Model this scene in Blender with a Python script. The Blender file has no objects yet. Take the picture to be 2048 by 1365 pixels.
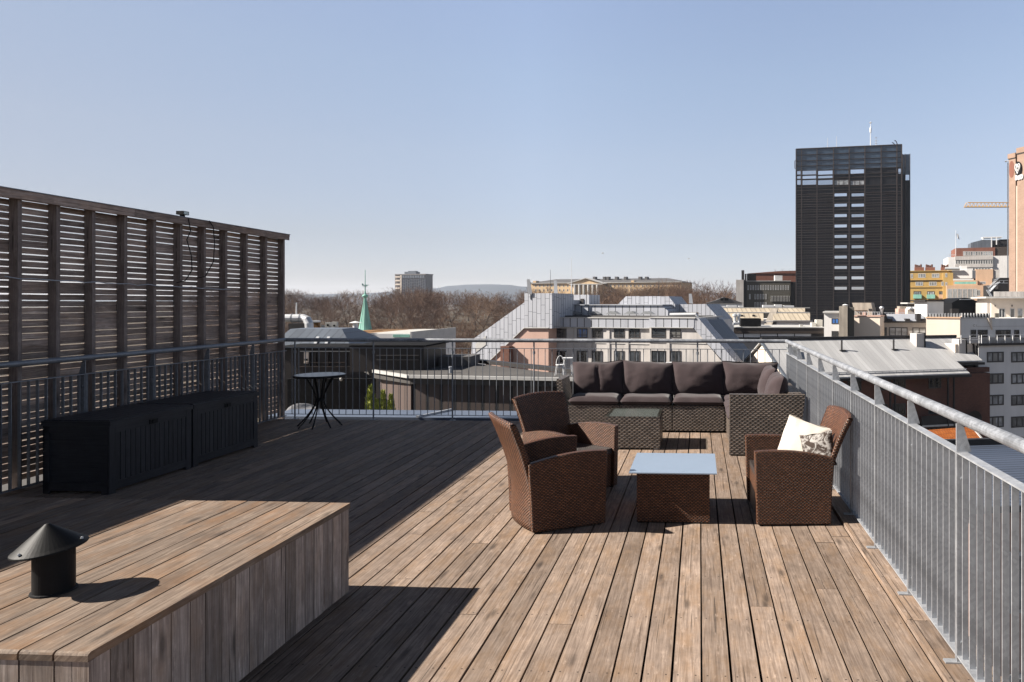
import bpy, bmesh, math, random
from mathutils import Vector, Matrix, noise
random.seed(7)
R = math.radians
SC = bpy.context.scene
COL = SC.collection

# ---------------------------------------------------------------- camera, sky, sun, exposure
EYE = 1.8            # eye height above the deck
FPX = 1365.0         # focal length in pixels of the 2048 px wide photograph (24 mm)
PPX, PPY = 1329.0, 606.0
cam = bpy.data.cameras.new("camera")
cam.lens, cam.sensor_width = 24.0, 36.0
cam.shift_x = -(PPX - 1024) / 2048
cam.shift_y = (PPY - 682.5) / 2048
cam.clip_start, cam.clip_end = 0.05, 30000
CAM = bpy.data.objects.new("camera", cam); COL.objects.link(CAM)
CAM.location = (0, 0, EYE); CAM.rotation_euler = (R(90), 0, 0)
SC.camera = CAM

SUN_DIR = Vector((1.412, 0.125, -1.0)).normalized()     # the way the light travels
elev = math.asin(-SUN_DIR.z)
azim = math.atan2(-SUN_DIR.x, -SUN_DIR.y)
W = bpy.data.worlds.new("World"); SC.world = W; W.use_nodes = True
wn = W.node_tree.nodes; wl = W.node_tree.links
bg = wn["Background"]
sky = wn.new("ShaderNodeTexSky"); sky.sky_type = 'NISHITA'; sky.sun_disc = False
sky.sun_elevation = elev; sky.sun_rotation = azim
sky.altitude = 50; sky.air_density = 1.0; sky.dust_density = 0.6; sky.ozone_density = 1.5
# tint by height; the unseen zenith is dimmed to cut fill light
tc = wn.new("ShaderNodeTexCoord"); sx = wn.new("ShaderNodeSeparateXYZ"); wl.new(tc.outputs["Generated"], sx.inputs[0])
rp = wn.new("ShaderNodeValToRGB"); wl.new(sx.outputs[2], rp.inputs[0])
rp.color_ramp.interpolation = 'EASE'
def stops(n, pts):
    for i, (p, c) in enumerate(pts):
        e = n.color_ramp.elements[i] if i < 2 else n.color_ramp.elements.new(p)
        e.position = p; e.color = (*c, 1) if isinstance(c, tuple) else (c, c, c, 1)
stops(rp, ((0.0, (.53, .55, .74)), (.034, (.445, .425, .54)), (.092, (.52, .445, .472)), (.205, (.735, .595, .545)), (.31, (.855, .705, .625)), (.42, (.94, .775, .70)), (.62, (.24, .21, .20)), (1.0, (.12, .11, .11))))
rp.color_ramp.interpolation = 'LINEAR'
# even out the bright side towards the sun
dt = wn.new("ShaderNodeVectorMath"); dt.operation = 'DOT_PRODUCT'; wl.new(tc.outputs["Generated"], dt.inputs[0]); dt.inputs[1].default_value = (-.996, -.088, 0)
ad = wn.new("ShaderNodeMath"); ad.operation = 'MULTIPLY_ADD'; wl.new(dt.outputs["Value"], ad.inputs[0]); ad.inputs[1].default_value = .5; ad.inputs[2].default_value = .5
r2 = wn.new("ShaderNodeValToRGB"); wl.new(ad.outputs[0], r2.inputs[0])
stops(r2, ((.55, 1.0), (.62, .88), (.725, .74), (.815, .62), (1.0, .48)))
def mul(a_, b_):
    m_ = wn.new("ShaderNodeMix"); m_.data_type = 'RGBA'; m_.blend_type = 'MULTIPLY'; m_.inputs[0].default_value = 1.0
    wl.new(a_, m_.inputs[6]); wl.new(b_, m_.inputs[7]); return m_.outputs[2]
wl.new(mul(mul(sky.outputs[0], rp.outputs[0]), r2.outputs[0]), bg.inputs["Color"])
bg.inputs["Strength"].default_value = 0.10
sl = bpy.data.lights.new("sun", 'SUN'); sl.energy = 5.0; sl.angle = R(0.5); sl.color = (1.0, 0.93, 0.84)
SUN = bpy.data.objects.new("sun", sl); COL.objects.link(SUN)
SUN.rotation_euler = SUN_DIR.to_track_quat('-Z', 'Y').to_euler()
SUN.location = (-60, -10, 50)
SC.view_settings.view_transform = 'Standard'; SC.view_settings.look = 'None'
SC.view_settings.exposure = 1.5; SC.view_settings.gamma = 1.0
SC.cycles.use_denoising = True
SC.cycles.max_bounces = 6
SC.cycles.transparent_max_bounces = 12

# ---------------------------------------------------------------- frames
PHI = math.atan(70 / FPX)          # the deck boards run a little to the right of the viewing direction
DECK = Matrix.Rotation(-PHI, 4, 'Z')
def wx(px, d): return (px - PPX) / FPX * d
def wz(py, d): return EYE + (PPY - py) / FPX * d

# ---------------------------------------------------------------- mesh builder
class MB:
    def __init__(s):
        s.v = []; s.f = []; s.uv = []; s.mi = []; s.rn = []; s.sm = []
        s.M = Matrix.Identity(4); s.r = 0.5; s.m = 0; s.smooth = False
    def face(s, pts, uv=None, g=None):
        P = [Vector(p) for p in pts]
        if uv is None:
            n = Vector((0, 0, 0))
            for i in range(len(P)):
                a, b = P[i], P[(i + 1) % len(P)]
                n += Vector(((a.y - b.y) * (a.z + b.z), (a.z - b.z) * (a.x + b.x), (a.x - b.x) * (a.y + b.y)))
            n = n.normalized() if n.length > 1e-12 else Vector((0, 0, 1))
            if g is not None:
                t = Vector(g); t = t - n * t.dot(n)
                if t.length < 0.3: t = n.orthogonal()
                t.normalize(); b = n.cross(t)
            elif abs(n.z) > 0.75:
                t = Vector((1, 0, 0)); b = Vector((0, 1, 0))
            else:
                t = Vector((0, 0, 1)).cross(n).normalized(); b = n.cross(t)
                if b.z < 0: b = -b
            uv = [(p.dot(t) + s.r * 37.3 * (g is not None), p.dot(b) + s.r * 11.7 * (g is not None)) for p in P]
        k = len(s.v)
        s.v += [tuple(s.M @ p) for p in P]
        s.f.append(tuple(range(k, k + len(P)))); s.uv.append(uv); s.mi.append(s.m); s.rn.append(s.r); s.sm.append(s.smooth)
    def box(s, x0, x1, y0, y1, z0, z1, g=None, skip=""):
        p = [(x0, y0, z0), (x1, y0, z0), (x1, y1, z0), (x0, y1, z0), (x0, y0, z1), (x1, y0, z1), (x1, y1, z1), (x0, y1, z1)]
        for k, q in (("b", (3, 2, 1, 0)), ("t", (4, 5, 6, 7)), ("f", (0, 1, 5, 4)), ("r", (1, 2, 6, 5)), ("k", (2, 3, 7, 6)), ("l", (3, 0, 4, 7))):
            if k not in skip: s.face([p[i] for i in q], g=g)
    def prism(s, poly, ext, g=None):
        e = Vector(ext); P = [Vector(p) for p in poly]; n = len(P)
        s.face(P[::-1], g=g); s.face([p + e for p in P], g=g)
        for i in range(n):
            a, b = P[i], P[(i + 1) % n]
            s.face([a, b, b + e, a + e], g=g)
    def tube(s, pts, r, n=8, caps=True):
        P = [Vector(p) for p in pts]; m = len(P)
        rr = r if isinstance(r, (list, tuple)) else [r] * m
        rings = []; L = 0; u = None
        for i in range(m):
            d = (P[min(i + 1, m - 1)] - P[max(i - 1, 0)]).normalized()
            u = d.orthogonal().normalized() if u is None else (u - d * u.dot(d)).normalized()
            w = d.cross(u)
            if i: L += (P[i] - P[i - 1]).length
            rings.append([(P[i] + (u * math.cos(2 * math.pi * k / n) + w * math.sin(2 * math.pi * k / n)) * rr[i], L) for k in range(n)])
        sm = s.smooth; s.smooth = n > 4
        for i in range(m - 1):
            for k in range(n):
                k2 = (k + 1) % n; a, b = rings[i], rings[i + 1]
                c = 2 * math.pi * max(rr[i], 0.001) / n
                s.face([a[k][0], a[k2][0], b[k2][0], b[k][0]],
                       uv=[(a[k][1], k * c), (a[k][1], (k + 1) * c), (b[k][1], (k + 1) * c), (b[k][1], k * c)])
        s.smooth = False
        if caps:
            s.face([q[0] for q in rings[0]][::-1]); s.face([q[0] for q in rings[-1]])
        s.smooth = sm
    def lathe(s, prof, n=24, c=(0, 0, 0), tilt=None):
        c = Vector(c); sm = s.smooth; s.smooth = True
        T = tilt or Matrix.Identity(3)
        def pt(r, z, k): return c + T @ Vector((r * math.cos(2 * math.pi * k / n), r * math.sin(2 * math.pi * k / n), z))
        for i in range(len(prof) - 1):
            (r0, z0), (r1, z1) = prof[i], prof[i + 1]
            for k in range(n):
                q = [pt(r0, z0, k), pt(r0, z0, k + 1), pt(r1, z1, k + 1), pt(r1, z1, k)]
                if r0 < 1e-6: q = [q[0], q[2], q[3]]
                elif r1 < 1e-6: q = [q[0], q[1], q[2]]
                s.face(q)
        s.smooth = sm
    def grid(s, fn, nu, nv, uvs=(1, 1), flip=False):
        V = [[Vector(fn(i / nu, j / nv)) for j in range(nv + 1)] for i in range(nu + 1)]
        sm = s.smooth; s.smooth = True
        for i in range(nu):
            for j in range(nv):
                q = [V[i][j], V[i + 1][j], V[i + 1][j + 1], V[i][j + 1]]
                t = [(i / nu * uvs[0], j / nv * uvs[1]), ((i + 1) / nu * uvs[0], j / nv * uvs[1]),
                     ((i + 1) / nu * uvs[0], (j + 1) / nv * uvs[1]), (i / nu * uvs[0], (j + 1) / nv * uvs[1])]
                if flip: q.reverse(); t.reverse()
                s.face(q, uv=t)
        s.smooth = sm
    def build(s, name, mats, parent=None, loc=None, rz=0.0, deck=False, bevel=0, weld=False, fix=False):
        me = bpy.data.meshes.new(name)
        me.from_pydata(s.v, [], s.f)
        uvl = me.uv_layers.new(name="UVMap")
        uvl.data.foreach_set("uv", [c for q in s.uv for t in q for c in t])
        at = me.attributes.new("rnd", 'FLOAT', 'FACE'); at.data.foreach_set("value", s.rn)
        me.polygons.foreach_set("material_index", s.mi)
        me.polygons.foreach_set("use_smooth", s.sm)
        if not isinstance(mats, (list, tuple)): mats = [mats]
        for m in mats: me.materials.append(m)
        if weld or fix:
            b = bmesh.new(); b.from_mesh(me)
            bmesh.ops.remove_doubles(b, verts=b.verts, dist=1e-5)
            if fix: bmesh.ops.recalc_face_normals(b, faces=b.faces)
            b.to_mesh(me); b.free()
        o = bpy.data.objects.new(name, me); COL.objects.link(o)
        if parent is not None: o.parent = parent
        if loc is not None:
            o.location = (DECK @ Vector(loc)) if deck else loc
        if deck and parent is None: o.rotation_euler.z = rz - PHI
        else: o.rotation_euler.z = rz
        if deck and parent is None and loc is None: o.location = (0, 0, 0)
        if bevel:
            md = o.modifiers.new("bevel", 'BEVEL'); md.width = bevel; md.segments = 2; md.limit_method = 'ANGLE'; md.angle_limit = R(40)
        return o

def tag(o, label=None, cat=None, group=None, kind=None):
    if label: o["label"] = label
    if cat: o["category"] = cat
    if group: o["group"] = group
    if kind: o["kind"] = kind
    return o
def thing(name, label, cat, loc=(0, 0, 0), rz=0.0, group=None, deck=True):
    o = bpy.data.objects.new(name, None); COL.objects.link(o); o.empty_display_size = 0.2
    o.location = (DECK @ Vector(loc)) if deck else loc
    o.rotation_euler.z = rz - (PHI if deck else 0)
    return tag(o, label, cat, group)
def copy_tree(o, parent=None):
    c = o.copy(); COL.objects.link(c); c.parent = parent
    for ch in list(o.children): copy_tree(ch, c)
    return c

# ---------------------------------------------------------------- materials
class NT:
    def __init__(s, name):
        s.m = bpy.data.materials.new(name); s.m.use_nodes = True
        s.t = s.m.node_tree; s.b = s.t.nodes["Principled BSDF"]
        s._uv = None
    def node(s, ty, **kw):
        n = s.t.nodes.new(ty)
        for k, v in kw.items(): setattr(n, k, v)
        return n
    def put(s, sock, v):
        if isinstance(v, bpy.types.NodeSocket): s.t.links.new(v, sock)
        elif isinstance(v, (tuple, list)) and len(v) == 3 and sock.type == 'RGBA': sock.default_value = (*v, 1)
        else: sock.default_value = v
    def math(s, op, a, b=0.0, c=0.0, clamp=False):
        n = s.node("ShaderNodeMath", operation=op, use_clamp=clamp)
        for i, v in enumerate((a, b, c)): s.put(n.inputs[i], v)
        return n.outputs[0]
    def uv(s):
        if s._uv is None: s._uv = s.node("ShaderNodeTexCoord")
        return s._uv.outputs["UV"]
    def objco(s):
        s.uv(); return s._uv.outputs["Object"]
    def sep(s, v):
        n = s.node("ShaderNodeSeparateXYZ"); s.put(n.inputs[0], v); return n.outputs
    def comb(s, x, y, z=0.0):
        n = s.node("ShaderNodeCombineXYZ")
        for i, v in enumerate((x, y, z)): s.put(n.inputs[i], v)
        return n.outputs[0]
    def scale(s, v, sc):
        n = s.node("ShaderNodeMapping"); s.put(n.inputs[0], v); n.inputs["Scale"].default_value = sc; return n.outputs[0]
    def noise(s, v, scale=5, detail=4, rough=0.55, dist=0.0):
        n = s.node("ShaderNodeTexNoise"); s.put(n.inputs["Vector"], v)
        n.inputs["Scale"].default_value = scale; n.inputs["Detail"].default_value = detail
        n.inputs["Roughness"].default_value = rough; n.inputs["Distortion"].default_value = dist
        return n.outputs["Fac"]
    def attr(s, name="rnd"):
        return s.node("ShaderNodeAttribute", attribute_name=name).outputs["Fac"]
    def objrand(s):
        return s.node("ShaderNodeObjectInfo").outputs["Random"]
    def ramp(s, f, stops):
        n = s.node("ShaderNodeValToRGB"); s.put(n.inputs[0], f); e = n.color_ramp.elements
        while len(e) < len(stops): e.new(0.5)
        for k, (p, c) in enumerate(stops):
            e[k].position = p; e[k].color = (*c, 1) if len(c) == 3 else c
        return n.outputs[0]
    def mix(s, f, a, b, mode='MIX'):
        n = s.node("ShaderNodeMix", data_type='RGBA', blend_type=mode)
        s.put(n.inputs[0], f); s.put(n.inputs[6], a); s.put(n.inputs[7], b)
        return n.outputs[2]
    def mr(s, v, a, b, c, d):
        n = s.node("ShaderNodeMapRange"); s.put(n.inputs[0], v)
        for i, x in enumerate((a, b, c, d)): n.inputs[i + 1].default_value = x
        return n.outputs[0]
    def bump(s, h, strength=0.4, dist=0.01):
        n = s.node("ShaderNodeBump"); s.put(n.inputs["Height"], h)
        n.inputs["Strength"].default_value = strength; n.inputs["Distance"].default_value = dist
        s.t.links.new(n.outputs[0], s.b.inputs["Normal"])
    def out(s, col=None, rough=None, metal=None, spec=None):
        if metal != 1.0 and col is not None: col = s.mix(1.0, col, (ALB, ALB, ALB), 'MULTIPLY')
        for k, v in (("Base Color", col), ("Roughness", rough), ("Metallic", metal), ("Specular IOR Level", spec)):
            if v is not None: s.put(s.b.inputs[k], v)
        return s.m

def plain(name, col, rough=0.6, metal=0.0, var=0.18, sc=2.0, bump=0.0, bsc=40, spec=0.4):
    t = NT(name)
    n = t.noise(t.objco(), sc, 5)
    n2 = t.noise(t.objco(), sc * 13, 3)
    f = t.math('ADD', t.mr(n, .3, .7, 1 - var, 1 + var), t.mr(n2, .3, .7, -var * .4, var * .4))
    c = t.mix(1.0, col, t.comb(f, f, f), 'MULTIPLY')
    if bump: t.bump(t.noise(t.objco(), bsc, 3), bump, .01)
    return t.out(c, rough, metal, spec)

def wood(name, light, dark, warm, warm_amt=0.5, rough=0.75, spread=0.35, knots=True, screws=False):
    t = NT(name); uv = t.uv(); r = t.attr()
    st = t.scale(uv, (1.0, 22.0, 1))
    g0 = t.noise(st, 3.0, 6, .65, .6)
    uu, vv, _ = t.sep(uv)
    ring = t.math('SINE', t.math('ADD', t.math('MULTIPLY', vv, 330.0), t.math('MULTIPLY', t.noise(t.scale(uv, (1.1, 4.5, 1)), 1.6, 3), 34.0)))
    g = t.math('ADD', g0, t.math('MULTIPLY', ring, .024))
    fine = t.noise(t.scale(uv, (3.0, 140.0, 1)), 2.0, 3, .6)
    blot = t.noise(t.scale(uv, (1.0, 2.6, 1)), 2.6, 8, .68)
    c = t.mix(t.mr(g, .34, .66, 0, 1), dark, light)
    c = t.mix(t.math('MULTIPLY', t.mr(blot, .46, .66, 0, 1), warm_amt), c, warm)
    sc = t.math('ADD', t.math('MULTIPLY', t.math('SUBTRACT', r, .5), spread), 1.0)
    sc = t.math('MULTIPLY', sc, t.mr(fine, .3, .7, .82, 1.14))
    big = t.noise(uv, .9, 3)
    sc = t.math('MULTIPLY', sc, t.mr(big, .3, .7, .80, 1.14))
    sc = t.math('MULTIPLY', sc, t.mr(t.noise(uv, 9.0, 5, .7), .34, .66, .84, 1.12))
    h = t.math('ADD', t.math('MULTIPLY', g, .6), t.math('MULTIPLY', fine, .4))
    if knots:
        v = t.node("ShaderNodeTexVoronoi"); t.put(v.inputs["Vector"], t.scale(uv, (2.6, 9.0, 1))); v.inputs["Scale"].default_value = 1.0
        k = t.mr(v.outputs["Distance"], .07, .24, 1, 0)
        rk = t.sep(v.outputs["Color"])[0]
        k = t.math('MULTIPLY', k, t.math('GREATER_THAN', rk, .5))
        c = t.mix(t.math('MULTIPLY', k, .75), c, tuple(x * .35 for x in dark))
    st2 = t.noise(t.scale(uv, (1.0, 1.7, 1)), 1.5, 7, .7, .4)               # damp and dirt stains
    c = t.mix(t.mr(st2, .54, .70, 0, .42), c, tuple(x * .55 for x in dark))
    crk = t.noise(t.scale(uv, (1.3, 62.0, 1)), 1.0, 2, .5, .3)              # drying cracks along the grain
    c = t.mix(t.mr(crk, .64, .70, 0, .75), c, tuple(x * .35 for x in dark))
    scf = t.noise(t.scale(uv, (5.0, 21.0, 1)), 1.3, 5, .7)                  # pale worn patches
    c = t.mix(t.mr(scf, .58, .70, 0, .55), c, tuple(min(.75, x * 1.45) for x in light))
    c = t.mix(1.0, c, t.comb(sc, sc, sc), 'MULTIPLY')
    if screws:
        ox, oy, _ = t.sep(t.objco())
        bx_ = t.math('FRACT', t.math('DIVIDE', t.math('SUBTRACT', ox, -1.138), .1435))
        dx = t.math('MULTIPLY', t.math('SUBTRACT', t.math('ABSOLUTE', t.math('SUBTRACT', bx_, .5)), .30), .1435)
        dy = t.math('MULTIPLY', t.math('SUBTRACT', t.math('FRACT', t.math('DIVIDE', oy, .6)), .5), .6)
        rr = t.math('SQRT', t.math('ADD', t.math('MULTIPLY', dx, dx), t.math('MULTIPLY', dy, dy)))
        c = t.mix(t.mr(rr, .0035, .0065, .85, 0), c, (.03, .022, .018))
    t.bump(h, .35, .004)
    return t.out(c, rough, 0, .25)

def wicker(name, strand, gap, w=0.034, h=0.0125, rough=0.38, var=0.25, spec=.5):
    t = NT(name); x, y, _ = t.sep(t.uv())
    vr = t.math('DIVIDE', y, h); row = t.math('FLOOR', vr); fy = t.math('FRACT', vr)
    off = t.math('MULTIPLY', t.math('MODULO', t.math('ABSOLUTE', row), 2.0), .5)
    ur = t.math('ADD', t.math('DIVIDE', x, w), off); fx = t.math('FRACT', ur)
    hx = t.math('SINE', t.math('MULTIPLY', fx, math.pi)); hy = t.math('SINE', t.math('MULTIPLY', fy, math.pi))
    hh = t.math('MULTIPLY', t.math('POWER', hx, .6), t.math('POWER', hy, .5))
    cell = t.node("ShaderNodeTexWhiteNoise", noise_dimensions='2D'); t.put(cell.inputs["Vector"], t.comb(t.math('FLOOR', ur), row))
    c = t.mix(t.mr(hh, .30, .95, 0, 1), gap, strand)
    v = t.mr(cell.outputs["Value"], 0, 1, 1 - var, 1 + var)
    v = t.math('MULTIPLY', v, t.mr(t.noise(t.uv(), 3.0, 3), .3, .7, .82, 1.15))
    c = t.mix(1.0, c, t.comb(v, v, v), 'MULTIPLY')
    t.bump(hh, .9, .006)
    return t.out(c, rough, 0, spec)

def seams(name, col, pitch=0.6, line=0.05, linecol=None, rough=.5, metal=.0, var=.12, horiz=0.0, bump=.6, spec=.4):
    """sheet cladding with upright seams every `pitch` metres"""
    t = NT(name); x, y, _ = t.sep(t.uv())
    f = t.math('FRACT', t.math('DIVIDE', x, pitch))
    e = t.math('LESS_THAN', f, line / pitch)
    cellid = t.math('FLOOR', t.math('DIVIDE', x, pitch))
    if horiz:
        wn_ = t.node("ShaderNodeTexWhiteNoise", noise_dimensions='1D'); t.put(wn_.inputs["W"], cellid)
        fy = t.math('FRACT', t.math('ADD', t.math('DIVIDE', y, horiz), wn_.outputs["Value"]))
        e = t.math('MAXIMUM', e, t.math('LESS_THAN', fy, line * .6 / horiz))
    wn2 = t.node("ShaderNodeTexWhiteNoise", noise_dimensions='1D'); t.put(wn2.inputs["W"], t.math('ADD', cellid, 91.0))
    v = t.mr(wn2.outputs["Value"], 0, 1, 1 - var, 1 + var)
    v = t.math('MULTIPLY', v, t.mr(t.noise(t.scale(t.uv(), (1, .25, 1)), .8, 5), .3, .7, 1 - var, 1 + var))
    c = t.mix(1.0, col, t.comb(v, v, v), 'MULTIPLY')
    c = t.mix(e, c, linecol or tuple(q * .45 for q in col))
    if bump: t.bump(e, bump, .03)
    return t.out(c, rough, metal, spec)

def bricks(name, c1, c2, mortar, bw=.25, bh=.075, var=.2):
    t = NT(name)
    b = t.node("ShaderNodeTexBrick"); t.put(b.inputs["Vector"], t.uv()); b.inputs["Scale"].default_value = 1.0
    b.inputs["Brick Width"].default_value = bw; b.inputs["Row Height"].default_value = bh; b.inputs["Mortar Size"].default_value = .012
    t.put(b.inputs["Color1"], c1); t.put(b.inputs["Color2"], c2); t.put(b.inputs["Mortar"], mortar)
    v = t.mr(t.noise(t.uv(), .35, 5), .3, .7, 1 - var, 1 + var)
    return t.out(t.mix(1.0, b.outputs["Color"], t.comb(v, v, v), 'MULTIPLY'), .85, 0, .2)

def render_wall(name, col, var=.1, stain=.25, rough=.85):
    """rendered or concrete wall with streaks running down it"""
    t = NT(name)
    a = t.noise(t.scale(t.uv(), (1.4, .12, 1)), 1.0, 5, .6)
    b = t.noise(t.uv(), .25, 5)
    v = t.math('MULTIPLY', t.mr(a, .35, .75, 1.0, 1 - stain), t.mr(b, .3, .7, 1 - var, 1 + var))
    return t.out(t.mix(1.0, col, t.comb(v, v, v), 'MULTIPLY'), rough, 0, .2)

def glassy(name, col=(.02, .025, .03), rough=.06, spec=.7, var=.6):
    t = NT(name); rw = t.attr()
    n = t.noise(t.scale(t.uv(), (1, 1, 1)), .9, 2)
    v = t.math('MULTIPLY', t.mr(n, .3, .7, 1 - var, 1 + var), t.mr(rw, 0, 1, .55, 1.5))
    x, y, _ = t.sep(t.uv())                                     # a curtain or blind hangs in some of the panes
    bl = t.math('MULTIPLY', t.math('GREATER_THAN', t.math('FRACT', t.math('MULTIPLY', rw, 7.3)), .66), t.math('GREATER_THAN', t.noise(t.scale(t.uv(), (1.0, .15, 1)), 1.4, 1), .5))
    c = t.mix(1.0, col, t.comb(v, v, v), 'MULTIPLY')
    return t.out(t.mix(t.math('MULTIPLY', bl, .7), c, (.22, .215, .20)), rough, 0, spec)

def metalgal(name, col=(.42, .44, .47), rough=.42, metal=.55, var=.16):
    t = NT(name)
    v = t.node("ShaderNodeTexVoronoi"); t.put(v.inputs["Vector"], t.objco()); v.inputs["Scale"].default_value = 55
    q = t.sep(v.outputs["Color"])[0]
    n = t.noise(t.objco(), 6, 5)
    f = t.math('MULTIPLY', t.mr(q, 0, 1, 1 - var * .7, 1 + var * .7), t.mr(n, .3, .7, 1 - var, 1 + var))
    return t.out(t.mix(1.0, col, t.comb(f, f, f), 'MULTIPLY'), t.mr(n, .3, .7, rough - .08, rough + .12), metal, .5)

M = {}
ALB = .72          # overall albedo trim that goes with the exposure
M['deck'] = wood('weathered deck timber', (.368, .280, .220), (.190, .137, .104), (.282, .177, .102), .62, .78, .36, screws=True)
M['boxtop'] = wood('bench top timber', (.300, .228, .172), (.130, .090, .066), (.240, .132, .066), .75, .72, .40)
M['boxside'] = wood('bench side timber', (.47, .395, .345), (.235, .185, .158), (.35, .25, .18), .6, .8, .6)
M['fence'] = wood('grey screen timber', (.53, .42, .36), (.23, .175, .148), (.45, .29, .19), .45, .85, .6)
M['post'] = wood('dark post timber', (.33, .27, .245), (.18, .145, .13), (.24, .18, .14), .3, .85, .3)
M['galv'] = metalgal('galvanised steel', (.44, .455, .48), .45, .40)
M['galvrail'] = metalgal('weathered galvanised tube', (.30, .312, .335), .5, .35, .3)
M['galvdark'] = metalgal('shaded galvanised steel', (.22, .235, .26), .5, .4)  # darker copy of the steel, shade put into its colour
M['flash'] = plain('sheet metal flashing', (.12, .145, .195), .4, .3, .08, 1.2)
M['wbrown'] = wicker('brown wicker', (.200, .080, .036), (.012, .006, .004), .031, .0128, .42, .3, .32)
M['wgrey'] = wicker('grey brown wicker', (.240, .190, .155), (.014, .012, .010), .062, .0225, .42)
M['seatgrey'] = wicker('grey woven seat', (.075, .058, .052), (.02, .016, .014), .03, .012, .45)
def fabric(name, col, var=.12, rough=.9):
    t = NT(name)
    n = t.noise(t.uv(), 4, 4); f = t.noise(t.uv(), 420, 2)
    v = t.math('MULTIPLY', t.mr(n, .3, .7, 1 - var, 1 + var), t.mr(f, .3, .7, .88, 1.12))
    t.bump(t.math('ADD', t.noise(t.uv(), 14, 3), t.math('MULTIPLY', f, .15)), .25, .012)
    t.b.inputs["Sheen Weight"].default_value = .15
    return t.out(t.mix(1.0, col, t.comb(v, v, v), 'MULTIPLY'), rough, 0, .15)
M['cush'] = fabric('dark aubergine grey cushion cloth', (.050, .035, .037))
M['cushlight'] = fabric('cream cushion cloth', (.60, .55, .485), .05)
t = NT('faded floral cushion cloth')
n1 = t.noise(t.uv(), 16, 4, .7, 1.2)
t.bump(t.noise(t.uv(), 40, 3), .3, .01)
M['cushfloral'] = t.out(t.mix(t.mr(n1, .43, .53, 0, 1), (.36, .34, .32), (.060, .045, .038)), .9, 0, .1)
M['black'] = plain('black painted steel', (.010, .010, .011), .55, .0, .2, 8, .05, 60, .12)
M['blackpl'] = wood('black wood-look plastic', (.040, .040, .046), (.022, .022, .026), (.03, .03, .036), .2, .55, .25, False)
M['frost'] = plain('frosted glass', (.25, .31, .39), .16, 0, .04, 1, 0, 40, .5)
t = NT('clear glass')                   # thin pane: lets daylight through, reflects more at a low angle
gt = t.node("ShaderNodeBsdfTransparent"); gt.inputs[0].default_value = (.93, .96, .95, 1)
gg = t.node("ShaderNodeBsdfGlossy"); gg.inputs["Roughness"].default_value = .05
gf = t.node("ShaderNodeFresnel"); gf.inputs[0].default_value = 1.5
gm_ = t.node("ShaderNodeMixShader"); t.put(gm_.inputs[0], t.math('MULTIPLY_ADD', gf.outputs[0], .40, .02)); t.put(gm_.inputs[1], gt.outputs[0]); t.put(gm_.inputs[2], gg.outputs[0])
t.put(t.t.nodes["Material Output"].inputs[0], gm_.outputs[0]); M['glass'] = t.m
M['white'] = plain('white paint', (.74, .74, .74), .5, 0, .06, 3)
M['dark'] = plain('dark recess', (.012, .012, .013), .9, 0, .1, 2, 0, 40, .05)
# ================================================================ the deck
X0, X1, YB = -6.42, 1.30, 10.28       # left and right rails, back rail (deck coordinates)
mb = MB()
x = -1.138 + .1435 * 16; xl = x
k = 0
while x > -6.56:
    w = .1435
    y = -2.6 + random.uniform(-1.5, .5)
    while y < 10.25:
        L = random.choice((3.9, 4.5, 5.1, 5.4)) + random.uniform(-.2, .2)
        y1 = min(y + L, 10.26)
        if 10.26 - y1 < .5: y1 = 10.26
        mb.r = random.random()
        dz = random.uniform(-.0015, .0015)
        gl, gr = random.uniform(.0045, .0075), random.uniform(.0045, .0075)
        mb.box(x - w + gl, x - gr, max(y + .002, -2.6), y1 - .002, -.028, dz, g=(0, 1, 0))
        y = y1
    x -= w
deck = mb.build("deck", M['deck'], deck=True, bevel=.003); tag(deck, kind="structure")
mb = MB(); mb.box(-6.56, 1.42, -2.6, 10.24, -.14, -.06)
tag(mb.build("deck_joists", M['dark'], deck=True), kind="structure")
# kerb planks outside the last board
mb = MB(); y = -2.6
for y1 in (.6, 3.9, 7.3, 10.26):
    mb.r = random.random(); mb.box(xl + .006, xl + .035, y + .002, y1 - .002, -.03, .022, g=(0, 1, 0))
    mb.r = random.random(); mb.box(xl + .037, 1.44, y + .002, y1 - .002, -.03, .016, g=(0, 1, 0)); y = y1
tag(mb.build("deck_edge_plank", M['deck'], deck=True, bevel=.006), kind="structure")

# ================================================================ railings
def baluster_run(T, axis, p0, p1, fixed, pitch, flat, zlo, zhi, m):
    n = int(round((p1 - p0) / pitch)); first = None
    for i in range(1, n):
        q = p0 + (p1 - p0) * i / n
        if first is None:
            b = MB()
            if flat: b.box(-.0150, .0150, -.003, .003, zlo, zhi)
            else: b.tube([(0, 0, zlo), (0, 0, zhi)], .006, 6)
            o = first = b.build("baluster", m, T)
        else:
            o = first.copy(); COL.objects.link(o)
        o.location = (fixed, q, 0) if axis == 'y' else (q, fixed, 0)

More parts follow.
